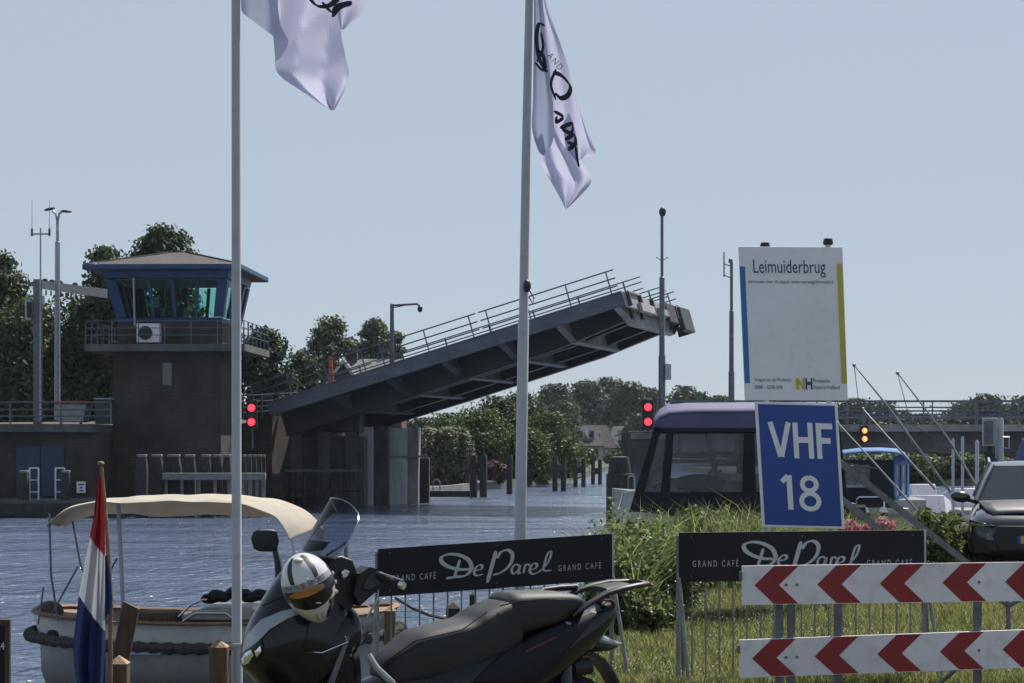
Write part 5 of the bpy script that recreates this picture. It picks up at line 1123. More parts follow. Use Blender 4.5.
# ------------------------------------------------------------------ flagpoles and flags
def sheet(g, rows, ncol, d0, wave, mcb=None, nsub=4):
    """Cloth from rows of (left px, left py, right px, right py), hanging with folds."""
    c = crom(rows, nsub); P = []
    for i, r in enumerate(c):
        v = i/(len(c)-1); row = []
        for j in range(ncol+1):
            u = j/ncol; row.append(Q(r[0]+(r[2]-r[0])*u, r[1]+(r[3]-r[1])*u, d0+wave(u, v)))
        P.append(row)
    n = len(P)
    return g.grid(P, (lambda i, j: mcb((i+.5)/(n-1), (j+.5)/ncol)) if mcb else None)
t = thing('flagpole', 'tall grey flagpole standing left between boat and scooter', 'flagpole', Q(237, 700, 14.6), 'flagpoles by the quay')
g = G().m('pole_white').tube([Vector((QX(237, 14.6), 14.6, -.3)), Q(237, 642, 14.6), Q(236.8, 641, 14.6), Q(235.6, -160, 14.6)], [.040, .040, .036, .030], 14); put('pole', g, t)
g = G().m('galv').box(Q(228, 647, 14.5), (.22, .02, .045)); put('clamp', g, t)
F1 = thing('flag', 'pale lilac-white flag wind-folded on the left flagpole', 'flag', Q(300, 20, 14.6), 'white flags on tall poles')
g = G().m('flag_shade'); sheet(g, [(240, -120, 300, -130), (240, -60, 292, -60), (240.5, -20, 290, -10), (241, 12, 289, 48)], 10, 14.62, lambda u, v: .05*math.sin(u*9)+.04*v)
g.m('flag_white'); 
sheet(g, [(276, -130, 372, -130), (268, -60, 366, -60), (268, -15, 352, -30), (270, 12, 344, 5), (273, 34, 341, 32), (275, 55, 346, 58), (278, 74, 349, 75), (303, 92, 344, 92), (330, 110, 334, 110.5)], 14, 14.50, lambda u, v: .16*abs((u*1.35+v*.9) % 1.-.5)*2+.09*abs((v*1.6+u*.5) % 1.-.5)*2)
sheet(g, [(330, -70, 372, -70), (332, -30, 368, -30), (336, -5, 364.5, 7), (338, 16, 352, 22), (341, 29, 343, 30)], 6, 14.42, lambda u, v: .05*math.sin(u*5)+.03*v)
put('cloth', g, F1, smooth=0, sub=1)
g = G().m('flag_ink')
def ink(g, pts, w_, d, nib=30, k=[0]):
    vs, fs = stroke(pts, w_*1.15, nib=nib, thin=.3); k[0] += 1; V = [g.v(Q(x, y, d-.0015*(k[0] % 12))) for x, y in vs]
    for f_ in fs: g.f([V[i] for i in f_])
ink(g, [(308, -14), (310, -2), (318, 6), (330, 5), (340, -4)], 5, 14.36); ink(g, [(322, 2), (332, 12), (338, 6), (352, 2)], 5, 14.35); ink(g, [(332, 17), (340, 8), (352, 4)], 3.5, 14.345); put('print', g, F1, smooth=0)
t = thing('flagpole', 'tall grey flagpole standing at the water behind the café board', 'flagpole', Q(519.5, 650, 17.2), 'flagpoles by the quay')
g = G().m('pole_white').tube([Vector((QX(519, 17.2), 17.2, -.8)), Q(520, 540, 17.2), Q(523.5, 320, 17.2), Q(523.6, 319, 17.2), Q(526, 160, 17.2), Q(530.5, -60, 17.2)], [.050, .049, .046, .040, .037, .032], 14); put('pole', g, t)
g = G().m('black_plastic').ell(Q(527, 286, 17.1), (.035, .04, .055), 10); g.m('rope_dark').tube([Q(529, 290, 17.1), Q(534, 298, 17.1), Q(533, 304, 17.1), Q(529, 297, 17.1)], .006, 5); put('cleat', g, t)
F2 = thing('flag', 'white café flag hanging in folds on the right flagpole', 'flag', Q(560, 100, 17.2), 'white flags on tall poles')
DF = 17.18
g = G().m('flag_white'); sheet(g, [(536, -60, 536, -60), (538, -30, 541, -40), (541, 0, 545.5, 0), (543, 22, 557, 34), (547, 60, 568, 66), (551, 95, 573, 90), (553, 120, 577, 112), (560, 140, 578, 150), (574, 158, 580, 168)], 8, DF-.06, lambda u, v: -.07*abs((u*1.3+v*.5) % 1.-.5)-.02*v)
sheet(g, [(536, 122, 552, 115), (537, 140, 562, 132), (539, 158, 572, 148), (545, 172, 584, 166), (553, 185, 592, 180), (560, 198, 582, 194), (565.5, 209, 568, 208)], 9, DF-.02, lambda u, v: .12*abs((u*1.9+v*.7) % 1.-.5)*2+.03*v)
sheet(g, [(574, 95, 575, 96), (575, 108, 581, 114), (577, 128, 588, 134), (579, 145, 596, 153), (580, 160, 583, 158)], 5, DF+.04, lambda u, v: .04*math.sin(u*5+v*2))
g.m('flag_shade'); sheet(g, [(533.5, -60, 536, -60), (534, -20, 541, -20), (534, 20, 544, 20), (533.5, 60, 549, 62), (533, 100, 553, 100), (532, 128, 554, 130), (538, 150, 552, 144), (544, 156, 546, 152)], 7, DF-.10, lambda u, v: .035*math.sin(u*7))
put('cloth', g, F2, smooth=0, sub=1)
g = G().m('flag_ink')
for i, (ch, x, y) in enumerate((('A', 547, 52), ('N', 551.5, 57.5), ('D', 556, 63))):
    a = R(-50); sz = 6.0; ax = (math.cos(a), -math.sin(a)); ay = (-math.sin(a)*-1, -math.cos(a)); d = DF-.165
    o_ = Q(x, y+4, d); write(g, ch, o_, Q(x+ax[0]*sz*.8, y+4+ax[1]*sz*.8, d)-o_, Q(x-ax[1]*-1*sz*1, y+4-ax[0]*sz, d)-o_, .002)
dz = DF-.17
ink(g, [(545, 26), (539, 24), (536.5, 38), (539, 58), (545, 68), (543, 56), (538, 50)], 3.6, dz, 10); ink(g, [(541, 32), (543, 48), (537, 62)], 2.5, dz, 10); ink(g, [(535, 62), (541, 69), (548, 71)], 3, dz, 80)
ink(g, [(553, 72), (562, 76), (570, 86), (568, 95), (561, 98), (555, 93)], 5.0, dz, 60); ink(g, [(556, 69), (551, 84), (556, 100)], 2.5, dz, 20)
ink(g, [(554, 111), (563, 117), (556, 122), (557, 116)], 3.5, dz, 80); ink(g, [(560, 128), (572, 124), (571, 133), (562, 129)], 4, dz, 80); ink(g, [(565, 140), (574, 135), (575, 144), (567, 142)], 4, dz, 60); ink(g, [(568, 150), (575, 146), (577, 158), (579, 167)], 4, dz, 60)
put('print', g, F2, smooth=0)
F3 = thing('national_flag', 'red, white and blue flag hanging limp from a leaning wooden staff', 'flag', Q(102, 690, 14.0))
g = G(); sheet(g, [(99.5, 474, 101, 474), (96, 495, 103, 493), (93, 520, 104.5, 516), (88, 545, 105, 540), (84, 568, 105, 566), (79, 595, 105, 596), (76, 620, 105, 622), (73.5, 642, 105.5, 645), (74, 665, 105.5, 668), (78, 690, 105, 692), (85, 715, 104, 716)], 30, 13.95, lambda u, v: (.035+.03*v)*math.sin(u*11+v*3),
    lambda v, u: 'flag_red' if v < .265+.10*u else ('flag_cream' if v < .50+.14*u else 'flag_navy'), 24)
g.m('flag_navy'); sheet(g, [(104, 555, 107, 556), (104, 575, 110.5, 580), (104, 595, 112, 600), (104, 612, 108, 614), (104, 620, 105, 620)], 4, 14.02, lambda u, v: .02*math.sin(u*5))
put('cloth', g, F3, smooth=180)
g = G().m('wood_cap').tube([Q(110, 700, 14.05), Q(111, 600, 14.05), Q(107, 530, 14.05), Q(101.5, 466, 14.05)], [.018, .016, .014, .012], 8); put('staff', g, F3)
g = G().m('wood_cap').ell(Q(100.8, 463.5, 14.05), (.026, .026, .016), 12); put('knob', g, F3)

# ------------------------------------------------------------------ wooden posts and small board on the quay
def qpost(label, px, yt, wpx, d, m='wood_post', slots=True):
    t = thing('wooden_post', label, 'post', (QX(px, d), d, -.9), 'wooden posts along the quay'); h = wpx/F*d/2; zc = QZ(yt, d)
    g = G().m(m).bb(QX(px, d)-h, QX(px, d)+h, d-h, d+h, -1.4, zc-h*.9); put('shaft', g, t, smooth=0, bevel=.006)
    g = G().m('wood_cap' if m == 'wood_post' else m); h2 = h*1.04; b = [(QX(px, d)+sx*h2, d+sy*h2, zc-h*.9+.002) for sx, sy in ((-1, -1), (1, -1), (1, 1), (-1, 1))]
    v = [g.v(p) for p in b]; tp = g.v((QX(px, d), d, zc)); g.f(v[::-1])
    for i in range(4): g.f([v[i], v[(i+1) % 4], tp])
    put('cap', g, t, smooth=0)
    g = G().m('galv_dark').lathe((QX(px, d)-h*.1, d-h, zc-.17), [(.008, 0), (.006, .005)], 8, (0, -1, 0)); put('bolt', g, t)
qpost('brown wooden post with pointed cap at the foot of the Dutch flag', 119, 655, 19, 14.2)
qpost('brown wooden post with pointed cap clamped to the left flagpole', 219, 639, 18, 14.4)
qpost('brown post between the scooter handlebar and the first café barrier', 390, 606, 11, 17.2)
qpost('small dark post seen through the bars under the first café board', 453, 602, 14, 17.0, 'wood_wet')
qpost('slim dark post behind the bars beside the small dark post', 473, 592, 7, 18.2, 'wood_wet')
t = thing('price_board', 'small brown-framed black board with 24 at the left edge', 'sign', Q(2, 690, 12.5))
D = 12.5
g = G().m('wood_brown'); g.bb(QX(-22, D), QX(-17, D), D, D+.04, .1, QZ(620, D)); g.bb(QX(4.5, D), QX(9.5, D), D, D+.04, .1, QZ(620, D)); g.bb(QX(-22, D), QX(9.6, D), D-.004, D+.045, QZ(626, D), QZ(619.5, D)); put('frame', g, t, smooth=0, bevel=.004)
g = G().m('board_black').bb(QX(-17, D), QX(4.5, D), D+.012, D+.03, .12, QZ(626, D)); b = put('panel', g, t, smooth=0)
g = G().m('sign_white'); write(g, '24', Q(-4, 650, D)+Vector((0, .010, 0)), (8*D/F, 0, 0), (0, 0, 8*D/F), 0); put('lettering', g, b, smooth=0)
t = thing('wooden_board', 'brown tilted wooden board standing beside the Dutch flag', 'board', Q(125, 700, 15.2))
g = G().m('wood_brown').prism([Q(123, 601, 15.1), Q(139, 609, 15.1), Q(128, 662, 15.1), Q(124, 700, 15.1), Q(108, 700, 15.1), Q(112, 655, 15.1)], (0, .05, 0)); put('plank', fixn(g), t, smooth=0, bevel=.008)
g = G().m('galv_dark').bb(QX(111, 15), QX(118, 15), 15.03, 15.09, QZ(625, 15), QZ(622, 15)); put('fitting', g, t)
t = tag(put('mooring_rope', G().m('rope_dark').tube([Q(396, 598, 16.9), Q(412, 608, 16.5), Q(428, 615, 16.4), Q(446, 619, 16.6)], .013, 6), base=Q(420, 612, 16.6)), 'dark mooring rope hanging between the posts under the café board', 'rope')

# ------------------------------------------------------------------ open sloop with cream sun canopy
def sloop():
    D = 25.4; cx = QX(216, D); XF = Matrix.Translation((cx, D, 0)) @ Matrix.Rotation(R(-3.5), 4, 'Z')
    t = thing('open_sloop', 'white open sloop with cream sun canopy and rope fender', 'boat', (cx, D, WATER))
    L2 = 2.24; BM = .98; zg = -.40
    def hb(u): return BM*(1-abs(u)**6.0)**.5 if u > 0 else BM*(1-.40*abs(u)**3.5)*(1-abs(u)**14)**.5
    def sheer(u): return zg+.0*u+.10*u*u+.05*max(0, u)**2
    us_ = [-1, -.97, -.9, -.75, -.5, -.25, 0, .25, .5, .7, .85, .94, .985, 1.0]
    def ring(u, z0, z1, off=0., n=0):
        b = max(hb(u), .03)+off; x = L2*u+(off if u > .9 else (-off if u < -.95 else 0))
        return x, b
    g = G(XF).m('hull_white'); rs = []
    for u in us_:
        x, b = ring(u, 0, 0); s_ = sheer(u); tk = .94 if abs(u) > .9 else 1
        rs.append([(x, -b, s_), (x*tk if abs(u) > .9 else x, -b*.99, s_-.28), (x*tk, -b*.9, -1.0), (x*tk*.97, -b*.5, WATER-.12), (x*tk*.96, 0, WATER-.2), (x*tk*.97, b*.5, WATER-.12), (x*tk, b*.9, -1.0), (x*tk if abs(u) > .9 else x, b*.99, s_-.28), (x, b, s_)])
    V = [[g.v(p) for p in r] for r in rs]
    for a, b in zip(V, V[1:]):
        for i in range(8): g.f([a[i], a[i+1], b[i+1], b[i]])
    g.f(V[0]); g.f(V[-1][::-1]); hull = put('hull', fixn(g), t, solid=.03)
    per = [(-1, u) for u in us_] + [(1, u) for u in us_[::-1]]
    def path(off, dz): return [XF @ Vector((ring(u, 0, 0, off)[0], s_*ring(u, 0, 0, off)[1], sheer(u)+dz)) for s_, u in per]
    p = path(.0, .02); g = G().m('teak').tube(p+[p[0]], .035, 6, squash=(1.4, .7)); put('gunwale', g, t)
    # rope fender with twisted strands
    p = path(.05, -.27); c = [Vector(q) for q in crom([tuple(q) for q in p+[p[0]]], 10)]; g = G().m('rope_dark'); rr = []
    for i, q in enumerate(c): rr.append(.068+.012*math.sin(i*1.9))
    g.tube(c, rr, 8); put('rope_fender', g, t)
    g = G(XF).m('pole_white'); g.bb(-1.05, -.45, -BM-.075, -BM-.04, -.74, -.64); put('rubbing_plate', g, t)
    g = G(XF).m('teak'); floor = []
    for u in us_[1:-1]: b = hb(u)*.95; floor.append([(L2*u*.97, -b, -.85), (L2*u*.97, b, -.85)])
    g.grid(floor); g.grid([[(L2*u*.985, -hb(u)*.97, sheer(u)-.01), (L2*u*.985, hb(u)*.97, sheer(u)-.01)] for u in (.66, .75, .85, .93, .98)])
    g.grid([[(L2*u*.985, -hb(u)*.97, sheer(u)-.02), (L2*u*.985, hb(u)*.97, sheer(u)-.02)] for u in (-.98, -.9, -.78)]); put('deck', g, t, smooth=0)
    g = G(XF).m('stripe_yellow'); write(g, 'A', (-.66, -BM-.010, -.535), (.05, 0, 0), (0, 0, .07), .001)
    vs, fs = glyphs('QUATOR') if False else glyphs('-'); 
    g = G(XF).m('letter_silver')
    for i in range(7): g.bb(-.62+i*.055, -.62+i*.055+.032, -BM-.012, -BM-.008, -.535, -.505)
    # cushions, seats, console
    g = G(XF).m('wood_brown').bb(-.9, -.38, -.75, -.15, -.45, -.27); g.bb(-.88, -.4, -.1, .7, -.6, -.36); put('seat_back', g, t, bevel=.05)
    g = G(XF).m('wood_brown').ell((-2.0, -.3, -.30), (.17, .2, .14), 12); g.m('canvas_navy').bb(-1.9, -1.2, -.8, .8, -.62, -.48); put('stern_cushion', g, t, bevel=.04)
    g = G(XF).m('hull_white').prism([(-.30, -.6, -.32), (-.10, -.6, -.24), (.55, -.6, -.22), (.75, -.6, -.30), (.75, -.6, -.37), (-.30, -.6, -.37)], (0, 1.1, 0)); g.m('wood_brown').bb(-.25, .7, -.55, .45, -.8, -.371); put('console', fixn(g), t, smooth=0, bevel=.02)
    g = G(XF).m('chrome').tube([(-.34, -.62, -.34), (-.18, -.62, -.18), (-.04, -.62, -.12), (.02, -.62, -.12)], .014, 6); g.tube([(-.28, -.63, -.38), (-.12, -.63, -.28), (.25, -.63, -.28), (.38, -.63, -.38)], .012, 6); put('windscreen_frame', g, t)
    g = G(XF).m('canvas_navy')
    for i in range(12): r_ = random.Random(i); g.ell((.0+i*.13, -.35+r_.uniform(-.1, .1), -.14+.07*math.sin(i*.5)+r_.uniform(-.03, .03)), (.14, .22, .07), 8, Matrix.Rotation(r_.uniform(-.6, .6), 3, 'Y'))
    put('folded_cover', g, t)
    # canopy
    def cz(x): # crown height along the length
        a, b = QX(52, D)-cx, QX(322, D)-cx; u = (x-a)/(b-a)
        return u
    a, b = QX(58, D)-cx, QX(321, D)-cx; rows = []; prof = [(0, .735), (.015, .80), (.06, .92), (.13, 1.02), (.22, 1.085), (.35, 1.12), (.5, 1.135), (.66, 1.13), (.80, 1.09), (.90, 1.0), (.96, .88), (1.0, .73)]
    for u, z in [tuple(q) for q in crom(prof, 4)]:
        row = []
        for v in np.linspace(-1, 1, 17):
            x = a+(b-a)*u; sag = (.05 if v < 0 else .05+.21*min(1, u/.3))*abs(v)**2+.10*max(0, abs(v)-.8)*(.6 if v < 0 else .6+1.*min(1, u/.3))
            if u < .35: x += .10*(1-u/.35)*max(0, -v)-.22*(1-u/.35)*max(0, v); sag -= .10*(1-u/.35)*max(0, -v)
            if u > .9: x -= .12*(abs(v))**2*(u-.9)*10
            if u > .72 and v < 0: sag += .06*(u-.72)/.28*abs(v)**1.5; x -= .10*abs(v)*(u-.72)/.28
            wr = .008*math.sin(v*9+u*22)+.006*math.sin(u*47+v*3)
            row.append((x, v*.98, z-sag+wr))
        rows.append(row)
    g = G(XF).m('cream_cloth').grid(rows); put('canopy', fixn(g), t, smooth=80, solid=.012, sub=1)
    for sy in (-1, 1):
        g = G(XF).m('galv_dark'); g.tube([(a+(.12 if sy < 0 else -.1), sy*.9, .93 if sy < 0 else .78), (a+(.15 if sy < 0 else .0), sy*.93, .2), (a+.24, sy*.95, -.35)], .014, 6); g.tube([(a+.06, sy*.93, .05), (a+.0, sy*.95, -.4)], .012, 6); g.tube([(a+.48, sy*.93, .30), (a+.16, sy*.95, -.28)], .013, 6); put('canopy_frame', g, t)
    g = G(XF).m('pole_white').tube([(QX(121, D)-cx, -.2, 1.05), (QX(126.5, D)-cx, -.2, -.42)], .026, 8); put('canopy_pole', g, t)
    g = G(XF).m('galv').tube([(QX(304, D)-cx, -.85, .65), (QX(316, D)-cx, -.9, -.35)], .013, 6); g.tube([(QX(346, D)-cx, -.6, .45), (QX(346, D)-cx, -.6, -.4)], .02, 6); put('canopy_strut', g, t)
    g = G(XF).m('chrome').ell((1.6, -.3, -.22), (.05, .03, .03), 8); g.tube([(1.55, -.5, -.30), (1.65, -.35, -.2), (1.9, -.2, -.2), (2.0, -.1, -.28)], .012, 6); put('bow_cleat', g, t)
    g = G(XF).m('black_plastic')
    for x in (1.35, 1.75): g.tube([(x-.12, -.62, -.28), (x, -.85, -.32), (x+.1, -1.0, -.7)], .008, 5); g.ell((x+.12, -1.02, -.80), (.06, .05, .15), 10)
    put('fender', g, t)
sloop()
# ------------------------------------------------------------------ maxi scooter
YAW = R(25); HD = Vector((-math.cos(YAW), -math.sin(YAW), 0)); LT = Vector((math.sin(YAW), -math.cos(YAW), 0)); T0 = Vector((.687, 10.6, 0))
def SW(s_, l, z): return T0+HD*s_+LT*l+Vector((0, 0, z))
def SP(px, py, l=0.):
    """Scooter coordinates (forward distance from the tail, height) of a spot at lateral offset l."""
    k = (px-512)/F; s_ = (T0.x+LT.x*l-k*(T0.y+LT.y*l))/(-HD.x+k*HD.y); y = T0.y+HD.y*s_+LT.y*l
    return s_, EYE+(HY-py)/F*y
def W(px, py, l=0.): s_, z = SP(px, py, l); return SW(s_, l, z)
sc = thing('scooter', 'black maxi scooter with stepped black seat and tall tinted windscreen', 'scooter', SW(1.0, 0, 0))
def sloft(st, e=2.6, n=24, top=None):
    """Body panel lofted along the scooter: (px, y top, y bottom, half width)."""
    c = crom([tuple(q) for q in st], 4); rs = []
    for px, yt, yb, hw in [tuple(q) for q in c]:
        s_, zt_ = SP(px, yt); _, zb_ = SP(px, yb); ring = []
        for i in range(n):
            a = 2*math.pi*i/n; ca, sa = math.cos(a), math.sin(a)
            l = hw*abs(ca)**(2/e)*(1 if ca > 0 else -1); z = (zt_+zb_)/2+(zt_-zb_)/2*abs(sa)**(2/e)*(1 if sa > 0 else -1)
            ring.append(SW(s_, l, z))
        rs.append(ring)
    return rs
def bvh_of(objs):
    bm = bmesh.new()
    for o in objs:
        if o.parent: M_ = Matrix.Translation(o.parent.location) @ o.parent.rotation_euler.to_matrix().to_4x4()
        else: M_ = Matrix.Translation(o.location)
        m2 = o.data.copy(); m2.transform(M_); bm.from_mesh(m2); bpy.data.meshes.remove(m2)
    tr = BVHTree.FromBMesh(bm); bm.free(); return tr
def patch(g, poly, tree_, off, step=3.):
    """A panel that follows the surface beneath it: outline given where it shows, laid off metres proud of that surface."""
    bm = bmesh.new(); vs = [bm.verts.new((x, y, 0)) for x, y in poly]; bm.faces.new(vs)
    bmesh.ops.triangulate(bm, faces=bm.faces)
    for _ in range(4):
        ed = [e for e in bm.edges if e.calc_length() > step]
        if not ed: break
        bmesh.ops.subdivide_edges(bm, edges=ed, cuts=1); bmesh.ops.triangulate(bm, faces=bm.faces)
    o = Vector((0, 0, EYE)); mp = {}
    for v in bm.verts:
        d = Vector(((v.co.x-512)/F, 1, (HY-v.co.y)/F)).normalized(); hit, nn, _, _ = tree_.ray_cast(o, d)
        if hit is None: mp[v] = None; continue
        if nn.dot(d) > 0: nn = -nn
        mp[v] = g.v(hit+nn*off)
    for f_ in bm.faces:
        q = [mp[v] for v in f_.verts]
        if None not in q: g.f(q)
    bm.free(); return g
# front fairing and leg shield
g = G().m('black_gloss').rings(sloft([(243, 648, 668, .05), (250, 624, 676, .115), (262, 602, 690, .155), (278, 577, 705, .185), (296, 556, 720, .20), (316, 556, 735, .21), (334, 566, 745, .21), (344, 595, 750, .17), (350, 612, 745, .15)], 1.85))
fair = put('front_fairing', fixn(g), sc, smooth=60)
g = G().m('black_gloss').rings(sloft([(306, 618, 700, .20), (320, 606, 690, .215), (334, 601, 672, .215), (345, 604, 655, .20), (351, 614, 645, .17)], 2.6)); knee = put('leg_shield', fixn(g), sc, smooth=60)
bt = bvh_of([fair, knee])
g = G().m('board_black')      # panel gaps
for ln in ([(300, 560), (297, 585), (290, 610)], [(257, 655), (275, 668), (292, 683)], [(262, 606), (280, 598), (297, 590)], [(310, 612), (306, 640), (296, 666)]):
    for (xa, ya), (xb, yb) in zip(ln, ln[1:]):
        dx, dy = xb-xa, yb-ya; l_ = math.hypot(dx, dy); nx, ny = -dy/l_*.45, dx/l_*.45; patch(g, [(xa+nx, ya+ny), (xb+nx, yb+ny), (xb-nx, yb-ny), (xa-nx, ya-ny)], bt, .0025, 4)
put('panel_gap', g, sc, smooth=60)
g = G().m('galv_dark').prism([W(346, 634, .20), W(349, 638, .20), W(331, 690, .21), (W(324, 690, .21))], LT*.02); put('leg_trim', fixn(g), sc, smooth=0, bevel=.005)
g = G().m('silver_paint'); patch(g, [(243, 652), (249, 634), (262, 620), (283, 611), (299, 608), (302, 613), (288, 619), (270, 630), (256, 645), (250, 655)], bt, .006)
put('silver_trim', g, sc, smooth=60, solid=.004)
g = G().m('visor'); patch(g, [(242, 660), (244, 652), (254, 646), (262, 640), (264, 648), (258, 662), (248, 667)], bt, .008); hl = put('headlight', g, sc, solid=.004)
g = G().m('chrome'); patch(g, [(243.5, 659), (247, 653), (253, 650), (255, 655), (250, 663), (245, 664)], bt, .012, 2); patch(g, [(256, 652), (261, 646), (262, 651), (258, 657)], bt, .012, 2); put('lamp_reflector', g, hl)
g = G().m('chrome').tube([W(306, 652, .225), W(322, 653, .235), W(348, 642, .235), W(345, 636, .23)], .004, 5); put('trim_strip', g, sc)
# windscreen
rows = []
for v in np.linspace(0, 1, 13):
    s0, z0 = SP(317, 556); s1, z1 = SP(347, 502); row = []
    for j in np.linspace(-1, 1, 15):
        wd = .235+.02*math.sin(v*2.6)-.075*v**2; l = j*wd*1.08*(1-.18*max(0, v-.86)/.14*abs(j)**3); bul = .09*(1-j*j)
        s_ = s0+(s1-s0)*v**.92+bul*.8; z = z0+(z1-z0)*v+.02*(1-j*j)*v - .05*abs(j)**4*v
        row.append(SW(s_, l, z))
    rows.append(row)
g = G().m('smoke_glass').grid(rows); ws = put('windscreen', fixn(g), sc, smooth=80); g = G().m('silver_paint').tube([r[0] for r in rows]+list(rows[-1][1:-1])+[r[-1] for r in rows[::-1]], .0035, 5); put('rim', g, ws)  # silver edge tube added to stand in for the screen's bright edge highlight
g = G().m('black_gloss').grid([[SW(SP(300, 562)[0]+.02*(1-j*j)-u*.10, j*(.16-.01*u), SP(300, 562)[1]+u*.10+.0*j) for j in np.linspace(-1, 1, 9)] for u in np.linspace(0, 1, 5)])
g.m('chrome').tube([W(326, 556, .10), W(338, 548, .12), W(347, 541, .12)], .006, 5); g.m('galv').tube([W(346, 541, .12), W(347, 562, .12)], .012, 8); put('windscreen_bracket', g, sc, solid=0)
# dash, lock, bars
g = G().m('black_plastic').prism([W(*q, .17) for q in ((326, 568), (332, 558), (342, 556), (353, 560), (358, 572), (359, 598), (350, 612), (334, 616), (326, 600))], LT*-.30); put('dashboard', fixn(g), sc, smooth=40, bevel=.008)
g = G().m('black_plastic').prism([W(*q, .235) for q in ((354, 594), (359, 574), (370, 567), (380, 570), (386, 577), (383, 586), (370, 597), (360, 606))], LT*-.12)
hb_ = put('handlebar_cover', fixn(g), sc)
g = G().m('chrome').lathe(W(345, 574, .19), [(.02, 0), (.021, .006), (.014, .01), (.012, .006)], 16, LT); put('ignition_lock', g, sc)
g = G().m('black_gloss').prism([W(358, 588, .20), W(366, 573, .20), (W(378, 571, .22)), W(385, 575, .22), W(381, 583, .22), W(366, 591, .21)], LT*.04-Vector((0, 0, .0))); put('switch_block', fixn(g), hb_, bevel=.006)
g = G().m('rubber').tube([W(379, 575, .26), W(388, 579, .34), W(401, 585, .42)], [.019, .017, .016], 12); grp_ = put('grip', g, sc)
g = G().m('chrome').tube([W(400, 584.5, .42), W(404, 586, .44)], .018, 12); put('bar_end', g, grp_)
g = G().m('rubber').tube([W(300, 585, -.25), W(286, 588, -.36), W(280, 590, -.42)], .017, 10); put('grip', g, sc)
g = G().m('silver_paint').tube([W(378, 590, .24), W(377, 600, .28), W(367, 618, .26)], .006, 6); g.tube([W(380, 573, .3), W(392, 577, .36), W(403, 581, .44)], .005, 6); put('brake_lever', g, sc)
g = G().m('red_paint').box(W(379.5, 573.5, .27), (.012, .012, .012)); put('switch', g, sc)
# mirror on the far side and its stalk
g = G().m('black_plastic').prism([W(*q, -.28) for q in ((262, 538), (265, 531), (272, 528), (279, 531), (281, 541), (279, 550), (272, 553), (265, 549))], LT*-.02+HD*.06); mir = put('mirror', fixn(g), sc, smooth=40, bevel=.014)
g = G().m('black_plastic').tube([W(275, 550, -.30), W(278, 563, -.28), W(280, 580, -.26), W(286, 592, -.22)], [.018, .022, .03, .034], 8, squash=(.8, 1)); put('mirror_stalk', g, mir)
g = G().m('black_plastic').tube([W(323, 575, .24), W(318, 592, .27), W(330, 600, .22)], .012, 8); put('mirror_stalk', g, sc)
# seat
g = G().m('seat_vinyl').rings(sloft([(375, 668, 682, .07), (383, 655, 684, .12), (395, 645, 684, .15), (413, 631.5, 682, .175), (440, 623.5, 678, .185), (462, 618, 672, .19), (474, 610, 665, .19), (488, 603, 660, .18), (500, 598.5, 652, .17), (509, 597, 646, .165)], 4.6, 36)); put('rider_seat', fixn(g), sc, smooth=70)
g = G().m('seat_vinyl').rings(sloft([(497, 598, 645, .15), (504, 592.5, 640, .165), (515, 591, 633, .17), (540, 590.5, 626, .165), (562, 592, 617, .145), (573, 596, 612, .12), (579, 602, 609, .07)], 4.0, 36)); pil = put('pillion_seat', fixn(g), sc, smooth=70)
g = G().m('rubber').tube([W(500, 606, .155), W(520, 601, .172), W(545, 599, .168), W(565, 600, .15), W(576, 603, .10)], .0035, 5); g.tube([W(378, 668, .09), W(415, 641, .175), W(462, 630, .195), W(487, 612, .185)], .003, 5); put('seat_seam', g, sc)
# rear body and tail
g = G().m('black_gloss').rings(sloft([(340, 690, 790, .10), (372, 676, 785, .17), (400, 664, 780, .20), (440, 650, 760, .225), (480, 640, 730, .225), (520, 626, 700, .21), (555, 613, 676, .18), (585, 604, 650, .14), (606, 599, 624, .10), (612, 600, 612, .05)], 2.5)); rb = put('rear_body', fixn(g), sc, smooth=60)
bt = bvh_of([rb])
g = G().m('board_black'); patch(g, [(470, 683), (500, 655), (545, 630), (590, 611), (598, 613), (580, 636), (548, 668), (535, 683)], bt, .004); put('side_panel', g, sc, smooth=60, solid=.004)
g = G().m('dark_red'); patch(g, [(525, 651), (545, 641.5), (556, 636.5), (556, 638), (546, 643), (526, 653)], bt, .010, 2); g.m('silver_paint'); patch(g, [(565, 622.5), (571, 624), (570, 626), (566, 625)], bt, .010, 2); put('badge', g, sc)
for l in (-.15, .15):
    g = G().m('black_plastic'); P_ = [(558, 614, .03), (575, 602, .035), (592, 592, .04), (606, 587.5, .04), (622, 584, .035), (638, 582.5, .03), (645, 584.5, .012)]
    rs = []
    for px, py, r in P_:
        c = W(px, py, 0)+LT*l*(1 if px < 625 else .75 if px < 640 else .5); rs.append([c+LT*math.cos(a)*r*.75+Vector((0, 0, 1))*math.sin(a)*r*.42 for a in np.linspace(0, 6.283, 12, endpoint=False)])
    g.rings(rs); put('grab_rail', fixn(g), sc, smooth=60)
g = G().m('black_plastic').rings([[c+LT*math.cos(a)*.11+Vector((0, 0, 1))*math.sin(a)*.014 for a in np.linspace(0, 6.283, 12, endpoint=False)] for c in (W(598, 589), W(612, 586), W(622, 584.5))]); g.rings([[c+LT*math.cos(a)*.09+Vector((0, 0, 1))*math.sin(a)*.013 for a in np.linspace(0, 6.283, 12, endpoint=False)] for c in (W(636, 582), W(641, 582.5), W(645, 584))]); g.tube([W(546, 598, 0)-LT*.12, W(556, 592, 0)-LT*.14, W(572, 590, 0)-LT*.15, W(590, 589, 0)-LT*.15], .016, 8); put('rack', fixn(g), sc, smooth=60)
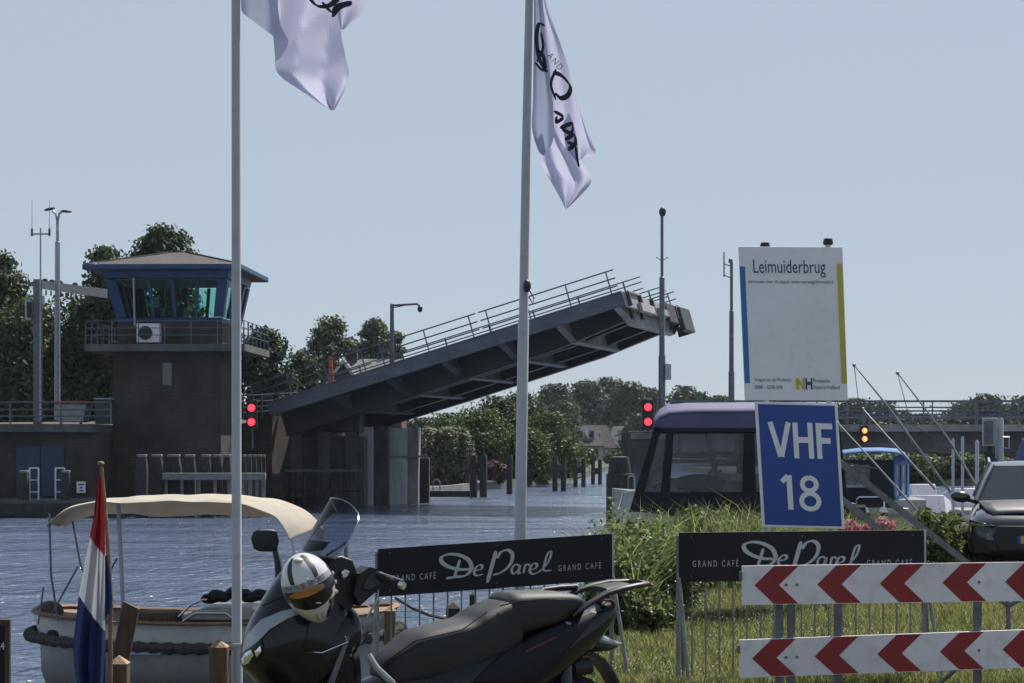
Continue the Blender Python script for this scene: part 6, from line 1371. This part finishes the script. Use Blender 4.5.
g = G().m('red_paint').rings([[c+LT*math.cos(a)*w_+Vector((0, 0, 1))*math.sin(a)*h for a in np.linspace(0, 6.283, 12, endpoint=False)] for c, w_, h in ((W(600, 604), .10, .03), (W(607, 604), .08, .022), (W(609, 605), .05, .01))]); put('tail_light', fixn(g), sc)
g = G().m('chrome').ell(W(606, 604, .1), (.025, .018, .016), 10); put('indicator', g, sc)
# rear mudguard, light pod, silencer, wheels
g = G().m('black_plastic').rings([[W(px, py)+LT*l*w_+Vector((0, 0, dz)) for l, dz in ((-1, -.012), (-1, .012), (-.4, .022), (.4, .022), (1, .012), (1, -.012))] for px, py, w_ in ((566, 648, .09), (588, 654, .09), (598, 660, .085), (608, 674, .08), (622, 702, .075))]); put('rear_mudguard', fixn(g), sc)
g = G().m('silver_paint').rings([[W(px, py, 0)+LT*math.cos(a)*w_+Vector((0, 0, 1))*math.sin(a)*h for a in np.linspace(0, 6.283, 14, endpoint=False)] for px, py, w_, h in ((587, 635, .02, .02), (590, 637, .055, .035), (600, 640, .05, .032), (611, 643, .035, .02), (621, 644, .008, .006))]); g.m('black_plastic').rings([[W(px, py, 0)+LT*math.cos(a)*w_+Vector((0, 0, 1))*math.sin(a)*h for a in np.linspace(0, 6.283, 12, endpoint=False)] for px, py, w_, h in ((572, 645, .05, .045), (590, 645, .062, .036), (606, 647, .05, .022), (617, 646, .01, .008))]); put('number_plate_light', fixn(g), sc)
ax_r, ax_f = SP(566, 735)[0], 1.86
for nm_, s_ in (('rear_wheel', ax_r), ('front_wheel', ax_f)):
    c = SW(s_, 0, .295); g = G().m('rubber').lathe(c, [(.18, -.06), (.26, -.072), (.287, -.05), (.297, 0), (.287, .05), (.26, .072), (.18, .06)], 36, LT); wh = put(nm_, fixn(g), sc)
    g = G().m('black_plastic').lathe(c, [(.182, -.04), (.17, -.035), (.05, -.03), (.05, .03), (.17, .035), (.182, .04)], 24, LT); g.m('galv').lathe(c, [(.11, .045), (.13, .047), (.13, .05), (.11, .05)], 24, LT); put('rim', fixn(g), wh)
g = G().m('black_gloss').rings([[SW(ax_f, 0, .295)+HD*math.sin(a)*.325+Vector((0, 0, 1))*math.cos(a)*.325+LT*l for l in (-.075, -.05, 0, .05, .075)]+[SW(ax_f, 0, .295)+HD*math.sin(a)*.31+Vector((0, 0, 1))*math.cos(a)*.31+LT*l for l in (.07, 0, -.07)] for a in np.linspace(-1.0, 1.0, 10)]); put('front_mudguard', fixn(g), sc)
for l in (-.11, .11):
    g = G().m('galv').tube([SW(ax_f, l, .295), SW(ax_f-.13, l, .70)], .022, 8); put('fork', g, sc)
g = G().m('black_plastic').tube([SW(ax_r, .0, .295)-LT*.16+HD*.5, SW(ax_r, 0, .33)-LT*.19+HD*.1, SW(ax_r, 0, .42)-LT*.2-HD*.25], [.05, .075, .06], 14); put('silencer', g, sc)
g = G().m('galv_dark'); c0, c1 = W(567, 700, .14), W(566, 650, .12); g.tube([c0, c1], .012, 8)
for i in range(22):
    q = c0.lerp(c1, .15+.7*i/22); g.tube([q+LT*.026*math.cos(a)+HD*.026*math.sin(a)+Vector((0, 0, .012*a/6.28)) for a in np.linspace(0, 6.28, 9)], .005, 4)
g.m('black_plastic').tube([W(572, 668, .10), W(590, 666, .10)], [.045, .042], 12); g.rings([[SW(ax_r+dx, .09+math.cos(a)*.05, .33+math.sin(a)*.08) for a in np.linspace(0, 6.28, 10, endpoint=False)] for dx in (-.08, .1, .35, .6)]); put('rear_shock', g, sc)
g = G().m('black_plastic').rings([[SW(s_, l*w_, z) for l, z in ((-1, .2), (-1, .36), (1, .36), (1, .2))] for s_, w_ in ((.62, .15), (1.2, .21), (1.6, .2), (1.66, .12))]); put('floorboard', fixn(g), sc, bevel=.02)
g = G().m('galv').tube([W(368, 655, .22), W(376, 668, .24), W(392, 683, .26), W(400, 700, .26)], .018, 8); g.m('galv_dark').tube([SW(1.0, .16, .25), SW(.8, .42, .01)], .014, 6); put('side_stand', g, sc)

# ------------------------------------------------------------------ helmet hanging on the mirror
def helmet():
    # local axes: Y towards the face front, X to the helmet's right in the picture, Z up; tilted over
    C0 = W(309, 585, .30); C0.y -= .03
    rot = Matrix.Rotation(R(-20), 3, 'Y') @ Matrix.Rotation(R(11), 3, 'X') @ Matrix.Rotation(R(6), 3, 'Z')
    t = thing('crash_helmet', 'white and black full-face helmet hanging from the scooter mirror', 'helmet', C0-Vector((0, 0, .17)))
    XF = Matrix.Translation(C0) @ rot.to_4x4()
    def shell(px, pz, k=1.0):
        """Direction angles -> point on the shell (px azimuth, 0 = face; pz elevation)."""
        ce = math.cos(pz); x = math.sin(px)*ce; y = -math.cos(px)*ce; z = math.sin(pz)
        rx, ry, rzz = .122, .15, .155 if z > 0 else .185
        p = Vector((x*rx, y*ry, z*rzz))
        if z < 0: p.x *= 1-.22*(-z)**1.5; p.y *= 1-.10*(-z)**2 if y < 0 else 1-.25*(-z)
        return XF @ (p*k)
    def reg(g, a0, a1, e0, e1, k=1.0, n=16, m_=12, fn=None):
        rows = []
        for j in range(m_+1):
            e = e0+(e1-e0)*j/m_; row = []
            for i in range(n+1):
                a = a0+(a1-a0)*i/n; aa, ee = (a, e) if fn is None else fn(a, e); row.append(shell(aa, ee, k))
            rows.append(row)
        return g.grid(rows)
    g = G().m('helmet_white'); reg(g, -math.pi, math.pi, R(-72), R(90), 1.0, 48, 30); sh = put('shell', fixn(g), t, smooth=80)
    # eye opening, visor, amber reflection painted on as a strip, sun band
    g = G().m('visor'); reg(g, R(-80), R(80), R(-15), R(10), 1.014, 24, 10, lambda a, e: (a, e+R(9)*(a/R(80))**2*max(0, (R(10)-e)/R(25)))); vz = put('visor', fixn(g), t, smooth=80)
    g = G().m('visor_amber'); reg(g, R(-52), R(34), R(-4), R(8), 1.02, 16, 5, lambda a, e: (a, R(1)+(e-R(1))*max(.15, 1-((a+R(6))/R(46))**4))); put('amber_reflection', g, vz, smooth=80)
    g = G().m('visor'); reg(g, R(38), R(96), R(-60), R(-24), 1.006, 12, 8, lambda a, e: (a-R(16)*(e-R(-24))/R(-36), e)); reg(g, R(78), R(96), R(-14), R(24), 1.008, 6, 8); reg(g, R(100), R(175), R(-60), R(40), 1.006, 12, 12); reg(g, R(-56), R(56), R(-27), R(-14), 1.006, 16, 6, lambda a, e: (a, e+R(10)*(a/R(56))**2)); put('black_panel', fixn(g), t, smooth=80)
    g = G().m('flag_cream'); reg(g, R(-74), R(74), R(8), R(19), 1.024, 24, 4); bd = put('visor_band', fixn(g), t, smooth=80)
    g = G()
    def curve_text(s_, a0, a1, e0, e1, m_):
        vs, fs = glyphs(s_); g.m(m_); V = [g.v(shell(a0+(a1-a0)*x, e0+(e1-e0)*y, 1.030)) for x, y in vs]
        for f_ in fs: g.f([V[i] for i in f_])
    curve_text('PARTS', R(-58), R(-20), R(11), R(18), 'ink_navy'); curve_text('SPORT', R(2), R(46), R(11), R(18.5), 'ink_navy')
    vs, fs = stroke([(-8, 17.5), (-12, 18), (-14, 15.5), (-9, 14.5), (-8, 12), (-14, 11.5)], 3.5, 30, .5); g.m('red_paint'); V = [g.v(shell(R(x), R(y), 1.031)) for x, y in vs]
    for f_ in fs: g.f([V[i] for i in f_])
    put('lettering', g, bd, smooth=0)
    g = G().m('black_plastic')
    for a in (-34, 27):   # two dark stripes that meet towards the crown
        rows = []
        for e in np.linspace(20, 76, 14):
            c = a*(1+.35*(e-21)/43); wd = 7.0*(.8+.9*(e-21)/43); rows.append([shell(R(c-wd+2*wd*j/4), R(e), 1.008) for j in range(5)])
        g.grid(rows)
    put('stripe', g, sh, smooth=80)
    g = G().m('helmet_white').ell(shell(0, R(66), 1.0), (.025, .03, .012), 12); g.ell(shell(R(4), R(22), 1.02), (.006, .006, .006), 8); g.ell(shell(R(8), R(-19), 1.02), (.016, .006, .004), 8); put('vent', g, sh)
    g = G().m('chrome'); 
    for e in (-22, -8, 6): g.ell(shell(R(84), R(e), 1.02), (.010, .010, .012), 8)
    put('visor_hinge', g, t)
    g = G().m('helmet_white'); reg(g, R(-40), R(40), R(-64), R(-29), 1.012, 12, 8, lambda a, e: (a*max(.1, (e-R(-66))/R(36)), e)); ch = put('chin_guard', fixn(g), t, smooth=80)
    g = G().m('black_plastic')
    for sx in (-1, 1):
        for e in (-40, -44, -48, -52): rows = [[shell(R(sx*(5+k*1.6)), R(e+dz), 1.02) for k in range(6)] for dz in (-.55, .55)]; g.grid(rows)
    put('chin_vent', g, ch, smooth=0)
helmet()

# ------------------------------------------------------------------ grass, reeds, weeds
def shore_x(y):
    P_ = SHORE
    for (xa, ya), (xb, yb) in zip(P_, P_[1:]):
        if ya <= y <= yb: return xa+(xb-xa)*(y-ya)/(yb-ya)
    return 0
def blades(name, label, cat, n, sampler, h0, h1, w0, mname, bend=.35, base=None):
    pts = []
    while len(pts) < n:
        q = sampler()
        if q is not None: pts.append(q)
    P = np.array(pts); n = len(P); h = (h0+(h1-h0)*rng.random(n)**1.3)*P[:, 2]; a = rng.random(n)*6.283; ba = rng.random(n)*6.283
    dx, dy = np.cos(a), np.sin(a); bx, by = np.cos(ba), np.sin(ba); bd = bend*h*(.2+rng.random(n)); V = []
    for t_, wk in ((0, 1), (.35, .9), (.7, .6), (1, .08)):
        cx = P[:, 0]+bx*bd*t_**2.2; cy = P[:, 1]+by*bd*t_**2.2; cz = P[:, 3]+h*(t_-.22*bend*t_**3); w_ = w0*wk*(.7+.6*rng.random(n))
        V += [np.stack([cx-dx*w_, cy-dy*w_, cz], 1), np.stack([cx+dx*w_, cy+dy*w_, cz], 1)]
    V = np.stack(V, 1).reshape(-1, 3); b = np.arange(n)[:, None]*8
    Fq = np.concatenate([b+np.array([[0, 1, 3, 2]]), b+np.array([[2, 3, 5, 4]]), b+np.array([[4, 5, 7, 6]])], 0)
    return tag(raw(name, V, Fq, mname, base=base), label, cat, kind='stuff')
def fieldn(x, y, s_=1.0): return (math.sin(x*1.7*s_+y*.6)+math.sin(y*2.3*s_-x*.9+1.3)+math.sin((x+y)*3.7*s_+.5))/3
def s_lawn():
    y = 14.6+rng.random()**1.25*17.5; xm = (1060-512)/F*y
    x = .3+rng.random()*(xm-.3)
    if x < shore_x(y)+.5: return None
    return x, y, .6+.5*(fieldn(x, y)+1)/2+.25*(fieldn(x*.4, y*.4)+1)/2, 0.
blades('grass', 'unmown green grass of the bank', 'grass', 120000, s_lawn, .04, .14, .0035, 'grass_blade', .6)
def s_far():
    y = 29+rng.random()*18; x = (600-512)/F*y+rng.random()*(500/F*y)
    if x < shore_x(y)+.5: return None
    return x, y, .8+.4*fieldn(x, y), 0.
blades('far_grass', 'longer grass on the far part of the bank by the car', 'grass', 16000, s_far, .08, .28, .007, 'grass_blade', .5)
def s_reed():
    y = 19.2+rng.random()*10.5; sx = shore_x(y); u = rng.random(); x = sx+.1+u*(.55 if y < 24 else 1.5+ (y-24)*.35)
    if y > 25.5 and rng.random() < .45: x = sx+.1+rng.random()*2.6
    k = (1.0-(.45*u if y < 24 else .2*u))*(.78+.38*fieldn(x*4.5, y*3.1))
    if fieldn(x*1.3, y*.8) < -.45: k *= .55
    return x, y, k*(1 if y < 24 else .92), -.25*(1-min(1, (x-sx)/.6))
blades('reeds', 'tall arching reeds and grass along the waterside', 'reeds', 11000, s_reed, .72, 1.45, .0095, 'reed_blade', .6)
def s_reed2():
    y = 27.2+rng.random()*2.0; x = 1.6+rng.random()*3.4; 
    if x < shore_x(y)-.2: return None
    return x, y, .85+.3*fieldn(x*3, y), 0
blades('long_grass', 'long pale grass in front of the purple-roofed cruiser', 'reeds', 4000, s_reed2, .70, 1.15, .010, 'grass_blade', .9)
def herb(name, label, spots, leaf, mname, n, cat='weeds'):
    """Upright leafy stems massed together."""
    C_ = []; S_ = []
    for (x, y, h, r) in spots:
        ns = n//len(spots); st = max(6, int(26*r/.3))
        for k in range(st):
            a = rng.random()*6.28; rr = r*math.sqrt(rng.random()); bx, by = x+math.cos(a)*rr, y+math.sin(a)*rr; hh = h*(.6+.4*rng.random())*(1-.35*(rr/r)**2); lx, ly = rng.normal()*.06, rng.normal()*.06
            S_.append(((bx, by, -.15), (bx+lx, by+ly, hh)))
            m_ = ns//st; tt = rng.random(m_)**.8
            C_.append(np.stack([bx+lx*tt+rng.normal(size=m_)*.045, by+ly*tt+rng.normal(size=m_)*.045, -.05+(hh+.05)*tt], 1))
    o = leaves(name, mname, np.concatenate(C_), leaf, aspect=2.1)
    tag(o, label, cat, kind='stuff'); return o
herb('waterside_weeds', 'leafy green weeds among the reeds right of the first café board', [(.98+.1*i, 19.6+i*.75, .95+.12*math.sin(i*2), .30) for i in range(6)]+[(1.45, 20.2, .7, .25), (1.75, 22, .75, .3), (1.3, 19.0, .45, .22), (2.3, 26.0, 1.12, .22), (2.0, 25.2, .8, .3)], .034, 'weed_leaf', 30000)
herb('tall_weeds', 'taller loose stems standing up through the reeds', [(1.0, 20.3, 1.25, .16), (1.35, 21.8, 1.15, .18), (1.15, 22.8, 1.3, .2), (1.7, 24.2, 1.1, .2), (2.9, 27.8, 1.05, .2), (1.05, 19.5, 1.05, .14)], .03, 'reed_blade', 7000)
herb('young_willow', 'light green leafy bush left of the dark car', [(6.05, 29.3, .95, .35), (6.35, 30.0, .85, .35), (5.75, 30.3, .6, .3), (6.6, 31.2, .8, .4), (5.6, 29.2, .35, .3)], .042, 'weed_leaf', 18000)
def flat_flowers(name, label, n, sampler, mname, size, cat):
    P = []
    while len(P) < n:
        q = sampler()
        if q is not None: P.append((q[0], q[1], q[3]+.05+.10*rng.random()*q[2]))
    tag(leaves(name, mname, np.array(P), size, aspect=1.0), label, cat, kind='stuff')
def s_clover():
    q = s_lawn()
    return q if q is not None and fieldn(q[0]*.9+2, q[1]*.6) > -.1 else None
flat_flowers('clover_blossom', 'small white clover blossoms scattered in the grass', 2600, s_clover, 'blossom', .016, 'flowers')
def s_umbel():
    y = 17.5+rng.random()*5; x = shore_x(y)+.5+rng.random()*1.0; return x, y, 1, .15+.35*rng.random()
flat_flowers('dry_umbels', 'dry cream seed heads at the foot of the reeds', 160, s_umbel, 'blossom', .022, 'flowers')
for i, (px, py, r, d) in enumerate(((850, 528, 11, 24), (868, 530, 8, 25), (883, 525, 11, 25.5))):
    x = QX(px, d); z = QZ(py, d); rr = r/F*d; lb = ['pink flowering plant just right of the blue VHF sign', 'smaller pink flowering plant between its two neighbours', 'pink flowering plant under the thick slanting brace'][i]
    t = thing('flowering_plant', lb, 'plant', (x, d, 0), 'pink flowering plants behind the café board')
    P, dr = crown_pts([(x, d, z, rr, rr, rr*.75), (x-rr*.6, d, z-.03, rr*.6, rr*.6, rr*.5), (x+rr*.6, d, z-.02, rr*.6, rr*.6, rr*.5)], 500, 0, i); leaves('blossom', 'blossom_pink', P, .028, t, out=dr)
    P, dr = crown_pts([(x, d, z*.55, rr*1.1, rr*1.1, z*.42)], 700, 0, i+9); leaves('foliage', 'weed_leaf', P, .05, t, out=dr)

# small white motor boats crowded at the far quay
def skiff(label, px, d, w_, rz):
    XF = Matrix.Translation((QX(px, d), d, WATER)) @ Matrix.Rotation(rz, 4, 'Z'); t = thing('motorboat', label, 'boat', (QX(px, d), d, WATER), 'small white boats behind the bush'); rs = []
    for u in np.linspace(0, 1, 9):
        b = .95*(1-u**3)+.02; rs.append([(u*4.6-2.3, -b, .72+.2*u), (u*4.6-2.3, -b*.9, .1), (u*4.6-2.3, -b*.3, -.2), (u*4.6-2.3, b*.3, -.2), (u*4.6-2.3, b*.9, .1), (u*4.6-2.3, b, .72+.2*u)])
    put('hull', fixn(G(XF).m('hull_white').rings(rs)), t)
    put('cabin', fixn(G(XF).m('white_paint').prism([(-.6, -.6, .74), (1.2, -.6, .80), (.9, -.5, 1.25), (-.5, -.5, 1.45)], (0, 1.15, 0))), t, bevel=.03)
    put('windscreen', G(XF).m('car_glass').grid([[(1.16, -.5, .9), (1.16, .5, .9)], [(.93, -.42, 1.22), (.93, .42, 1.22)]]), t)
    put('rail', G(XF).m('chrome').tube([(2.1, 0, .95), (1.9, -.35, 1.25), (.9, -.75, 1.2)], .02, 5), t)
    put('outboard_motor', G(XF).m('black_plastic').ell((-2.45, 0, .9), (.16, .15, .26), 10), t)
skiff('nearer small white motorboat behind the green bush beside the leaning poles', 930, 64, 2, R(70))
skiff('farther small white motorboat between the leaning poles and the white mooring poles', 918, 82, 2, R(110))
skiff('small white motorboat behind the three white mooring poles', 967, 74, 2, R(95))
# summer haze in the air
g = G(); g.m('haze_air') if 'haze_air' in MATS else None
hm = bpy.data.materials.new('haze_air'); MATS['haze_air'] = hm; hm.use_nodes = True; n_ = hm.node_tree; n_.nodes.remove(n_.nodes['Principled BSDF'])
pv = n_.nodes.new('ShaderNodeVolumePrincipled'); pv.inputs['Color'].default_value = (.80, .88, 1, 1); pv.inputs['Density'].default_value = .0001; pv.inputs['Anisotropy'].default_value = .3
n_.links.new(pv.outputs[0], n_.nodes['Material Output'].inputs['Volume'])
g = G().m('haze_air').bb(-3100, 3100, -70, 4600, WATER-2.7, 16.0)
tag(put('haze', g, base=(0, 0, WATER-2.7), smooth=0), 'thin pale summer haze in the air', 'haze', kind='stuff')
